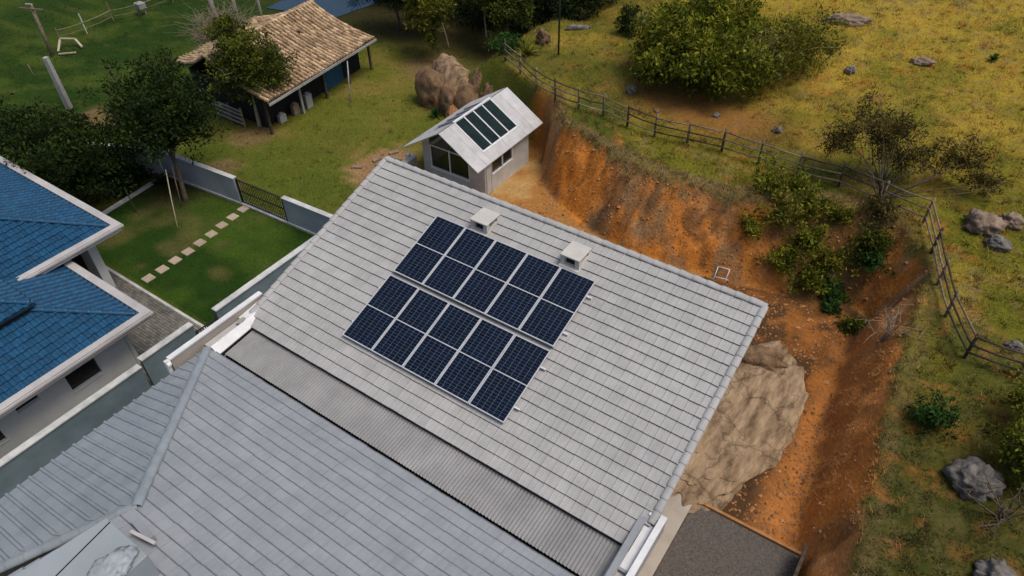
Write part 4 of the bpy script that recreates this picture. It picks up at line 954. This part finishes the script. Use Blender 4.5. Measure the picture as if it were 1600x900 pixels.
def plant(name, label, base, crown, leaf, cat='tree', trunk=None, seed=0, per=60, size=.14, aspect=.42, bark='bark', group=None, limbs=7, extra=None, up=.35):
    """crown: list of (center, radii, n, kwargs)"""
    rg = np.random.default_rng(seed); z = gz1(*base); r = root(name, (*base, z), label, cat, group)
    cl = np.vstack([crown_clusters(c, rr, n, rg, **kw) for c, rr, n, kw in crown])
    V, F, T = leaf_cloud(cl, per, size, rg, up, aspect)
    V[:, 2] = np.maximum(V[:, 2], z+.02)
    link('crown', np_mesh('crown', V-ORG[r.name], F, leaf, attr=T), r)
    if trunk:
        r0, top = trunk; b = MB(); B = np.array((*base, z-.2)); Tp = np.array(top, float)
        m1 = B*.6+Tp*.4+rg.normal(0, .08, 3); b.tube([B, B+(m1-B)*.25, m1, Tp], [r0*1.25, r0, r0*.8, r0*.5], 8)
        idx = rg.choice(len(cl), min(limbs, len(cl)), replace=False)
        for i in idx:
            e = cl[i, :3]; s_ = m1+(Tp-m1)*rg.uniform(.1, 1); mm = (s_+e)/2+rg.normal(0, .12, 3)
            b.tube([s_, mm, e], [r0*.42, r0*.26, r0*.09], 5)
        b.build('trunk', M[bark], r, smooth=True)
    return r
K = dict
# left group
plant('broadleaf_tree', 'dark tree with forked trunk standing on the mown lawn inside the garden wall', (-16.2, 7.7), [((-17.1, 8.7, 4.9), (2.7, 2.7, 2.2), 330, K(cr=(.35, .65))), ((-16.6, 8.3, 3.9), (2.0, 2.0, 1.2), 120, K())], M['leafdark'], trunk=(.13, (-16.8, 8.3, 4.6)), seed=1, per=62, size=.17)
plant('broadleaf_tree', 'broad dark tree pressed against the blue roof behind the gutter', (-20.6, 4.9), [((-20.3, 4.9, 3.2), (2.6, 2.6, 1.9), 300, K(cr=(.35, .65))), ((-19.2, 5.6, 2.0), (1.8, 1.8, 1.2), 120, K())], M['leafdark'], trunk=(.15, (-20.4, 4.9, 2.6)), seed=2, per=62, size=.17)
plant('broadleaf_tree', 'dark tree at the left edge beside the concrete pole', (-23.8, 4.2), [((-23.6, 4.3, 2.9), (2.1, 2.1, 1.8), 200, K(cr=(.35, .6)))], M['leafdark'], trunk=(.13, (-23.7, 4.2, 2.4)), seed=3, per=60, size=.17)
plant('olive_tree', 'olive green tree with pale trunk in front of the terracotta roof', (-19.15, 15.2), [((-19.2, 15.5, 3.9), (2.0, 2.0, 2.0), 250, K(cr=(.3, .5))), ((-18.4, 16.2, 3.3), (1.3, 1.3, 1.1), 80, K(cr=(.25, .45))), ((-20.4, 15.6, 5.5), (1.2, 1.2, .9), 60, K(cr=(.2, .4)))], M['leafmid'], trunk=(.13, (-19.2, 15.5, 3.6)), seed=4, per=64, size=.15, bark='palebark')
def bare_shrub(name, label, base, h, spread, n, m, seed, lean=(0, 0), r0=.022, cat='shrub', z=None, sub=5):
    rg = np.random.default_rng(seed); z = gz1(*base) if z is None else z; b = MB()
    for i in range(n):
        a = rg.uniform(0, 2*math.pi); s_ = spread*rg.random()**.6; B = np.array((base[0]+rg.normal(0, .06), base[1]+rg.normal(0, .06), z-.08))
        E_ = np.array((base[0]+lean[0]+s_*math.cos(a), base[1]+lean[1]+s_*math.sin(a), z+h*rg.uniform(.6, 1)))
        m1 = B*.55+E_*.45+rg.normal(0, .1*h*.5, 3)*np.array((1, 1, .4))
        b.tube([B, m1, E_], [r0, r0*.7, r0*.25], 5)
        for q in range(sub):
            t = rg.uniform(.3, .95); p = m1*(1-t)+E_*t; e2 = p+rg.normal(0, .22*h, 3)*np.array((1, 1, .5))+np.array((0, 0, .12*h)); b.tube([p, (p+e2)/2+rg.normal(0, .03*h, 3), e2], [r0*.45, r0*.33, r0*.15], 4)
    o = b.build(name, m, None, origin=(*base, z)); tag(o, label, cat); return o
bare_shrub('dry_shrub', 'bare grey twiggy shrub behind the olive tree by the terracotta roof', (-27.6, 19.9), 3.6, 1.9, 170, M['twig'], 5, r0=.03)
plant('shrub', 'greyish green half bare bush above the olive tree', (-26.9, 19.4), [((-26.7, 19.3, 1.9), (1.3, 1.3, 1.2), 60, K(cr=(.25, .5)))], M['leafmid'], 'shrub', seed=6, per=34, size=.15)
for k_, (x, y, dx) in enumerate(((-32.5, 23.0, -.6), (-31.2, 23.9, -.3), (-29.3, 24.6, -.2))):
    b = MB(); b.tube([(x, y, -.2), (x+dx*.4, y+.1, 2.5), (x+dx, y+.3, 6.5)], [.24-.05*k_, .2-.04*k_, .1], 8); o = b.build('tree_trunk', M['palebark'], None, smooth=True); tag(o, ('thick pale trunk, leftmost of three rising at the top edge', 'pale trunk, middle of three at the top edge', 'thin pale trunk, rightmost of three at the top edge')[k_], 'tree trunk', 'pale trunks at the top edge')
# trees along the top centre
tt = [('light_green_tree', 'yellow green tree with slim white trunk above the rock outcrop', (-16.5, 30.4), [((-16.3, 28.4, 3.4), (1.5, 1.3, 2.0), 130, K(cr=(.28, .45)))], 'leafbright', (.07, (-16.4, 29.3, 3.3)), 'palebark', .2, .46),
      ('slim_tree', 'green tree on a thin stem right of the yellow green tree', (-13.0, 32.9), [((-12.4, 31.6, 3.9), (2.1, 1.6, 1.6), 170, K(cr=(.28, .5)))], 'leafmid', (.06, (-12.8, 32.3, 3.8)), 'bark', .19, .45),
      ('slim_tree', 'green tree at the top edge with pale short stem', (-15.2, 33.2), [((-14.6, 32.8, 4.4), (1.8, 1.6, 1.5), 130, K(cr=(.28, .5)))], 'leafgreen', (.06, (-15.0, 33.0, 4.0)), 'palebark', .19, .45),
      ('dark_tree', 'dark tree right of the terracotta roof at the top edge', (-21.6, 31.0), [((-21.0, 30.6, 4.6), (2.6, 2.2, 2.2), 220, K(cr=(.35, .6)))], 'leafdark', (.1, (-21.4, 30.8, 4.2)), 'bark', .2, .45),
      ('dark_tree', 'dark green tree between the pond and the yellow green tree', (-18.9, 31.6), [((-18.7, 31.3, 4.3), (2.2, 2.0, 2.0), 200, K(cr=(.35, .6)))], 'leafgreen', (.08, (-18.8, 31.4, 4.0)), 'bark', .2, .45),
      ('dark_tree', 'dark background tree above the slim stems', (-16.0, 36.5), [((-16.0, 36.3, 4.2), (3.4, 2.4, 3.0), 260, K(cr=(.4, .7)))], 'leafdark', (.12, (-16.0, 36.4, 4.0)), 'bark', .22, .45),
      ('dark_tree', 'dark background tree left of the black pole', (-10.2, 36.6), [((-10.2, 36.4, 4.4), (2.6, 2.2, 2.4), 200, K(cr=(.4, .7)))], 'leafdark', (.12, (-10.2, 36.5, 4.0)), 'bark', .22, .45),
      ('dark_tree', 'dark background tree behind the pond', (-24.5, 36.0), [((-24.5, 36.0, 4.2), (3.2, 2.4, 3.2), 220, K(cr=(.4, .7)))], 'leafdark', (.12, (-24.5, 36.0, 4.0)), 'bark', .22, .45)]
for k_, (nm, lb, bs_, cr_, lf, tr_, bk, sz, asp) in enumerate(tt):
    plant(nm, lb, bs_, cr_, M[lf], trunk=tr_, seed=20+k_, per=52, size=sz, aspect=asp, bark=bk)
# big bush on the hill (one wide clump)
hz = gz1(3, 27)
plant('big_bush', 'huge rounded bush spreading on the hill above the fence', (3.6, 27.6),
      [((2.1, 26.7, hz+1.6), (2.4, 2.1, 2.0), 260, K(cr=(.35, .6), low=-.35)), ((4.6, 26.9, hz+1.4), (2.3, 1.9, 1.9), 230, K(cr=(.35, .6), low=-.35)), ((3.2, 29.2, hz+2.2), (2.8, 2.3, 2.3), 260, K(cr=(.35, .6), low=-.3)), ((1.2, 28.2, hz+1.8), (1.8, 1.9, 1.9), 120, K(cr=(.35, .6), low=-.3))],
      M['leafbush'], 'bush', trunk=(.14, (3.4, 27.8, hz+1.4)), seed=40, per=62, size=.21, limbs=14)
plant('big_bush', 'paler feathery bush with bare branches at the right of the huge bush', (6.8, 30.2),
      [((6.4, 29.4, gz1(6, 30)+1.2), (2.3, 2.0, 1.6), 190, K(cr=(.3, .55), low=-.3)), ((7.3, 31.8, gz1(7, 32)+1.2), (2.0, 2.0, 1.5), 150, K(cr=(.3, .55), low=-.3))], M['leafbright'], 'bush', trunk=(.1, (6.8, 30.2, gz1(7, 30)+1.3)), seed=41, per=50, size=.14, limbs=16, bark='palebark')
bare_shrub('bare_branches', 'pale bare branches poking out of the feathery bush', (5.6, 28.6), 1.7, 1.9, 9, M['twig'], 42, r0=.03, z=gz1(5.6, 28.6)+1.3, sub=7)
plant('dark_shrub', 'dark grey green shrub left of the huge bush at the top', (-2.9, 31.0), [((-2.9, 31.0, gz1(-2.9, 31)+.7), (.8, .8, .9), 50, K(cr=(.2, .4)))], M['leafdark'], 'shrub', seed=43, per=45, size=.14)
# bronze tree by the fence
zt = gz1(14.5, 20.6)
plant('bronze_tree', 'spreading bronze leaved small tree leaning over the fence', (14.6, 20.5),
      [((13.0, 23.3, zt+3.3), (1.8, 1.4, 1.4), 150, K(cr=(.22, .42))), ((11.7, 22.8, zt+2.6), (.9, .8, .6), 40, K(cr=(.18, .34))), ((14.6, 23.6, zt+2.3), (1.5, 1.0, .9), 75, K(cr=(.2, .38))), ((16.2, 24.5, zt+2.4), (1.4, .9, .9), 72, K(cr=(.18, .36))), ((17.6, 24.4, zt+1.8), (1.0, .7, .6), 38, K(cr=(.16, .3))), ((14.5, 21.0, zt+.9), (.8, .7, .7), 44, K(cr=(.18, .34)))],
      M['leafbrown'], trunk=(.075, (14.0, 22.2, zt+1.7)), seed=44, per=44, size=.13, limbs=26, bark='bark', aspect=.3)
plant('dark_shrub', 'dark dense shrub at the foot of the bronze tree', (14.6, 20.1), [((14.6, 20.1, gz1(14.6, 20.1)+.5), (.75, .7, .75), 60, K(cr=(.2, .38)))], M['leafmid'], 'shrub', seed=45, per=46, size=.13)
# shrubs on the vegetated slope
vs = [(9.75, 20.4, .75, 'leafbush', 'leafy green shrub at the crest end of the orange cut'), (9.9, 18.6, .5, 'leafbush', 'small green shrub halfway down the edge of the orange cut'), (10.9, 19.5, .75, 'leafbright', 'olive shrub on the slope below the second fence bay'), (11.7, 20.3, .7, 'leafbush', 'bright shrub just below the fence on the overgrown slope'), (12.3, 19.4, .8, 'leafbush', 'spiky leaved green shrub in the middle of the overgrown slope'),
      (11.6, 18.4, .7, 'leafbush', 'low shrub at the foot of the overgrown slope'), (12.9, 18.5, .75, 'leafbush', 'bushy growth near the pit floor corner'), (13.5, 19.3, .6, 'leafbright', 'olive shrub beside the coiled dead branch'), (13.9, 18.7, .55, 'leafgreen', 'small green shrub in the back corner of the pit'), (15.0, 19.6, .55, 'leafgreen', 'soft bright green grass clump below the fence corner'),
      (10.8, 21.1, .45, 'leafbush', 'leafy sapling touching the fence rails'), (13.0, 20.5, .5, 'leafbright', 'scrubby bush under the fence left of the bronze tree'), (14.2, 17.9, .4, 'leafgreen', 'tiny green tuft on the pit floor'), (18.55, 10.9, .72, 'leafgreen', 'dense dark green conical shrub on the grass at right'), (15.2, 17.2, .4, 'leafmid', 'low weeds around the pale bare shrub')]
for k_, (x, y, r_, lf, lb) in enumerate(vs):
    z = gz1(x, y); tall = 1.35 if 'conical' in lb else .9
    r_ *= (1.0 if 'conical' in lb or 'tiny' in lb else 1.25)
    plant('shrub', lb, (x, y), [((x, y, z+r_*.5*tall), (r_*.95, r_*.95, r_*tall*.85), int(50*r_/.6), K(cr=(.12, .26), lumps=.8))], M[lf], 'shrub', trunk=(.025, (x, y, z+r_*.7)), seed=60+k_, per=24, size=.15, aspect=.36, limbs=8, group='shrubs on the slope')
bare_shrub('bare_shrub', 'pale bare multi stemmed shrub at the corner of the clay bank', (16.35, 14.9), 1.5, 1.3, 12, M['twig'], 80, r0=.028)
bare_shrub('dead_branch', 'coiled dead branch lying on the overgrown slope', (13.3, 18.9), .7, .8, 7, M['twig'], 81, r0=.022)
zb = gz1(21, 10)
plant('edge_bush', 'dark bush with yellow green tips at the right edge', (20.9, 10.9), [((21.3, 10.5, zb+1.0), (1.2, 1.3, 1.1), 130, K(cr=(.22, .42))), ((20.9, 12.4, gz1(21, 12.4)+.8), (.7, .8, .7), 50, K(cr=(.2, .35)))], M['leafbush'], 'bush', trunk=(.09, (21.1, 10.6, zb+1.1)), seed=82, per=44, size=.14, limbs=10)
bare_shrub('bare_branches', 'grey bare forked branches below the bush at the right edge', (21.0, 8.6), 1.3, 1.3, 9, M['bark'], 83, lean=(-.4, -.6), r0=.04)
def spiky(name, label, x, y, n, L, leaf, seed, wdt=.05):
    rg = np.random.default_rng(seed); z = gz1(x, y); V = []; F = []; T = []
    for i in range(n):
        a = rg.uniform(0, 6.283); el = rg.uniform(.35, 1.35); l = L*rg.uniform(.6, 1.1); d = np.array((math.cos(a)*math.cos(el), math.sin(a)*math.cos(el), math.sin(el))); s_ = np.array((-math.sin(a), math.cos(a), 0))*wdt
        k_ = len(V); p0 = np.array((0, 0, .02)); p1 = p0+d*l*.5; p2 = p0+d*l+np.array((0, 0, -.15*l))
        V += [p0-s_*.6, p0+s_*.6, p1+s_, p1-s_, p2]; F += [(k_, k_+1, k_+2, k_+3), (k_+3, k_+2, k_+4)]; T += [rg.uniform(.2, .9)]*5
    o = link(name, np_mesh(name, np.array(V), F, leaf, attr=T), None, (x, y, z)); tag(o, label, 'plant'); return o
spiky('spiky_plant', 'spiky agave like plant beside the upper end of the fence', -6.6, 25.6, 46, 1.15, M['leafbright'], 90)
spiky('spiky_plant', 'dark green bromeliad growing at the foot of the rock outcrop', -10.9, 22.0, 40, .75, M['leafgreen'], 91)
spiky('spiky_plant', 'spiky dark plant in the corner of the garden wall', -18.6, 8.0, 50, .9, M['leafdark'], 92)
spiky('spiky_plant', 'small green tussock alone on the golden slope', 16.0, 37.2, 40, .5, M['leafgreen'], 93)
spiky('spiky_plant', 'green weed at the top edge of the golden slope', 14.9, 46.0, 40, .6, M['leafgreen'], 94)
plant('shrub', 'fresh green shrub between the rock outcrop and the fence', (-8.3, 26.2), [((-8.2, 26.0, gz1(-8.2, 26)+.4), (1.1, 1.0, .5), 70, K(cr=(.2, .35)))], M['leafgreen'], 'shrub', seed=95, per=40, size=.14)
plant('shrub', 'low hedge growth under the dark trees beside the kerb', (-20.0, 6.9), [((-20.2, 6.9, .4), (1.2, 1.4, .5), 80, K(cr=(.2, .4)))], M['leafdark'], 'shrub', seed=96, per=40, size=.15)
# dark scrub band of undergrowth behind the top trees
rg = np.random.default_rng(97); cl = []
for i in range(520):
    x = rg.uniform(-30, -8); y = rg.uniform(33.5, 43); cl.append((x, y, gz1(x, y)+rg.uniform(.1, 1.6), rg.uniform(.4, .8), rg.uniform(0, .5)))
V, F, T = leaf_cloud(np.array(cl), 45, .24, rg); o = link('undergrowth', np_mesh('undergrowth', V, F, M['leafdark'], attr=T)); tag(o, kind='stuff')

# ------------------------------------------------------------------ poles, posts and small things
def pole(name, label, x, y, h, r, m, lean=(0, 0), arm=False, cat='pole', k=8):
    z = gz1(x, y); r0 = root(name, (x, y, z), label, cat); b = MB(); b.tube([(x, y, z-.3), (x+lean[0]*.5, y+lean[1]*.5, z+h*.5), (x+lean[0], y+lean[1], z+h)], [r, r*.9, r*.8], k); b.build('shaft', m, r0, smooth=k > 5)
    if arm:
        b = MB(); b.bar((x-.9+lean[0], y-.35, z+h*.93), (x+.9+lean[0], y+.35, z+h*.93), .08, .1); b.build('crossarm', m, r0)
        b = MB(); b.bar((x-.25+lean[0], y-.1, z+h*1.02), (x+.25+lean[0], y+.1, z+h*1.02), .06, .08); b.build('insulator', M['coping'], r0)
    return r0
pole('concrete_pole', 'square grey concrete pole rising from the bushes at left', -31.1, 10.1, 3.35, .23, M['polecon'], (-.1, 0), k=4)
pole('utility_pole', 'weathered wooden utility pole with crossarm in the green pasture', -39.6, 13.9, 3.6, .13, M['wood'], (-.1, .1), True)
pole('clothes_pole', 'thin white pole standing on the lawn before the terracotta roof', -16.2, 20.0, 2.95, .04, M['coping'], (.15, .25))
pole('black_pole', 'slim black pole at the top edge above the fence', -5.0, 26.5, 5.2, .055, M['black'])
pole('stake', 'pale leaning stake on the mown lawn beside the forked tree', -14.5, 5.9, 2.4, .03, M['palewood'], (-1.3, 1.2), cat='stake')
pole('stake', 'brown stake tied to the forked tree trunk', -15.9, 7.2, 2.2, .03, M['wood'], (-.35, .5), cat='stake')
pole('stake', 'dark stake beside the concrete kerb under the trees', -17.4, 5.6, 1.3, .03, M['darkwood'], (-.6, .2), cat='stake')
pole('fence_post', 'thin leaning post near the concrete pole', -37.3, 11.3, .9, .035, M['wood'], (-.2, 0), cat='post')
pole('fence_post', 'dark post right of the concrete pole above the trees', -30.2, 13.0, 1.9, .06, M['darkwood'], (-.2, .2), cat='post')
pf = root('pasture_fence', (-41, 20, 0), 'thin single rail pasture fence crossing the dark green field', 'fence')
pp = [(-41.6, 15.7), (-41.3, 17.6), (-41.7, 20.1), (-41.0, 22.1), (-41.2, 25.2), (-41.3, 28.5)]
for i, (x, y) in enumerate(pp):
    z = gz1(x, y); b = MB(); b.bar((x, y, z-.2), (x-.1, y, z+(1.5 if i in (1, 2) else 1.0)), .07, .07); b.build('post', M['coping'] if i == 1 else M['wood'], pf)
    if i < len(pp)-1:
        x2, y2 = pp[i+1]
        for hh, rr in ((.85, .035), (.4, .02)):
            b = MB(); b.tube([(x, y, z+hh), ((x+x2)/2, (y+y2)/2, z+hh-.05), (x2, y2, gz1(x2, y2)+hh)], [rr]*3, 5); b.build('rail', M['wood'], pf)
tr = root('timber_trough', (-39.3, 15.2, 0), 'broken pale timber frame lying in the green pasture', 'timber frame')
for a, c_ in (((-40.7, 15.3, .55), (-39.7, 15.9, .55)), ((-39.7, 15.9, .5), (-38.7, 15.7, .25)), ((-39.3, 14.2, .12), (-38.4, 15.0, .15)), ((-40.7, 15.3, .5), (-39.9, 14.5, .05))):
    b = MB(); b.bar(a, c_, .14, .08); b.build('beam', M['palewood'], tr)
b = MB(); b.box(-41.3, -40.6, 21.9, 22.5, .5, .95); b.box(-41.2, -41.1, 21.95, 22.05, 0, .498); b.box(-40.8, -40.7, 22.3, 22.4, 0, .498); o = b.build('hive_box', M['polecon'], None, bevel=.03); tag(o, 'small grey box on legs beside the pasture fence', 'box')
b = MB(); b.prism([(-33.6, 28.4, .03), (-27.4, 29.8, .03), (-26.5, 36, .03), (-34.5, 38, .03)], (0, 0, .01)); o = b.build('pond', M['water'], None); tag(o, kind='structure')
# frame of a broken chair in the pit
z = gz1(9.6, 17.0); ch = root('chair_frame', (9.6, 16.9, z), 'broken white tubular chair frame on the pit floor behind the ridge', 'chair')
for pts in ([(9.25, 16.7, 0), (9.3, 16.75, .42), (9.28, 17.05, .8)], [(9.8, 16.8, 0), (9.78, 16.85, .42), (9.8, 17.1, .8)], [(9.3, 16.75, .42), (9.78, 16.85, .42)], [(9.28, 17.05, .8), (9.8, 17.1, .8)], [(9.3, 17.2, 0), (9.3, 16.75, .42)], [(9.85, 17.3, 0), (9.78, 16.85, .42)]):
    b = MB(); b.tube([np.array(p_)+np.array((0, 0, z)) for p_ in pts], [.02]*len(pts), 6); b.build('tube', M['white'], ch, smooth=True)
rg = random.Random(3)
for k_, (x, y, a) in enumerate(((-9.6, 16.9, .3), (-10.2, 17.3, 1.0), (-9.3, 16.1, -.4), (-10.9, 15.0, .6), (-9.8, 15.2, 2.0), (-10.5, 16.2, 1.5), (-9.2, 17.6, .2))):
    b = MB(); d = np.array((math.cos(a), math.sin(a), 0)); p = np.array((x, y, .07)); b.bar(p-d*.28, p+d*.28, .22, .10)
    o = b.build('stone_block', M['rocktan'], None, bevel=.02); tag(o, ['stone block nearest the shed wall', 'pale block lying farthest back', 'block by the low wall stub', 'block out on the lawn side', 'block at the near end', 'middle block', 'block beside the shed corner'][k_]+' among rubble left of the shed', 'stone block', 'rubble blocks left of the shed')
b = MB(); b.tube([(-8.2, 16.4, 0), (-8.2, 16.4, 1.1)], [.13, .13], 10); o = b.build('pipe', M['coping'], None, smooth=True); tag(o, 'upright white pipe at the left corner of the shed', 'pipe')

# ------------------------------------------------------------------ grass (uncountable)
def grass(name, n, region, seed, accept, length, width, bright=1.0, dry=False, tuft=0):
    rg = np.random.default_rng(seed); x = rg.uniform(region[0], region[1], n); y = rg.uniform(region[2], region[3], n)
    tb_ = None
    if tuft:
        k0 = n//tuft; sz = np.repeat(rg.uniform(.05, .16, k0), tuft); x = np.repeat(x[:k0], tuft)+rg.normal(0, 1, k0*tuft)*sz; y = np.repeat(y[:k0], tuft)+rg.normal(0, 1, k0*tuft)*sz
        n = k0*tuft; tb_ = np.repeat(np.exp(rg.normal(-.05, .24, k0)), tuft)
    z, d, w, t = ground(x, y, True); P = np.stack([x, y, z], 1); X, Y, zc = project(P)
    ok = (X > -160) & (X < 1760) & (Y > -110) & (Y < 1010) & (zc > 3) & accept(x, y, d, w, t)
    ok &= rg.random(n) < np.clip((27.0/np.maximum(zc, 1))**1.2, .15, 1)
    tb_ = tb_[ok] if tuft else 1.0
    P = P[ok]; x, y, d, w, t = x[ok], y[ok], d[ok], w[ok], t[ok]; m = len(P); c = ground_color(x, y, d, w, t)
    if dry: c = c*.5+np.array((.19, .14, .07))*.5*rg.uniform(.5, 1.4, m)[:, None]
    c = c*np.exp(rg.normal(0, .28, m))[:, None]*bright; c = c*(tb_[:, None] if tuft else 1.0); c[:, 0] *= rg.uniform(.85, 1.25, m)
    L = length*rg.uniform(.45, 1.4, m)*(.6+.9*fbm(x*.8, y*.8, 99)); a = rg.uniform(0, 6.283, m); lean = rg.uniform(.35, 1.15, m)
    dv = np.stack([np.cos(a)*np.sin(lean), np.sin(a)*np.sin(lean), np.cos(lean)], 1); s_ = np.stack([-np.sin(a), np.cos(a), np.zeros(m)], 1)*(width*rg.uniform(.6, 1.3, m))[:, None]
    V = np.stack([P-s_, P+s_, P+dv*L[:, None]], 1).reshape(-1, 3); F = np.arange(3*m).reshape(m, 3)
    o = link(name, np_mesh(name, V, F, M['grass'], cols=np.repeat(np.clip(c, 0, 1), 3, 0))); tag(o, kind='stuff'); return m
def free(x, y): 
    return ~(in_rect(x, y, -8, -2.9, 15.6, 21.8) | in_rect(x, y, -28, -19.0, 15, 25) | in_rect(x, y, -35, -25.5, 27.5, 38) | in_rect(x, y, -60, -6, -20, 2.2) | in_rect(x, y, -6, 17, -20, 8.3))
hillok = lambda x, y, d, w, t: (t > .9) & (x > -9) & (np.exp(-(((x-4.8)/3.9)**2+((y-25.0)/1.5)**2)) < .55+.3*(fbm(x*3, y*3, 7)-.5)) & (fbm(x*1.9, y*1.9, 66) < .66)
lawnok = lambda x, y, d, w, t: (d < .2) & (x < -7.6) & free(x, y) & ~in_rect(x, y, -19.3, -5.9, 2.1, 9.3) | ((d >= .2) & (x <= -9) & free(x, y))
grass('hill_grass', 340000, (-9, 30, 3, 56), 101, hillok, .12, .013)
grass('lawn_grass', 260000, (-58, -5, 2.2, 48), 102, lawnok, .12, .012)
grass('garden_grass', 60000, (-19.2, -6.2, 2.3, 9.2), 103, lambda x, y, d, w, t: np.min([np.maximum(abs(x-a), abs(y-b_)) for a, b_ in sp], 0) > .26, .055, .009)
grass('dry_straw', 130000, (-3, 19, 6, 23), 104, lambda x, y, d, w, t: (d > -.3) & (t < 1.0) & (fbm(x*1.1, y*1.1, 88) > .46) & (fbm(x*5, y*5, 89) > .4), .14, .009, 1.0, True)
grass('hill_tussocks', 130000, (-9, 26, 3, 50), 105, hillok, .24, .012, 1.0, False, 26)
grass('lawn_tussocks', 60000, (-50, -8, 9.6, 40), 106, lawnok, .16, .012, 1.0, False, 26)
grass('crest_straw', 60000, (-3, 19, 4, 24), 107, lambda x, y, d, w, t: (t > .72) & (d < w*1.35) & (x < 15.5), .26, .011, .9, True, 20)
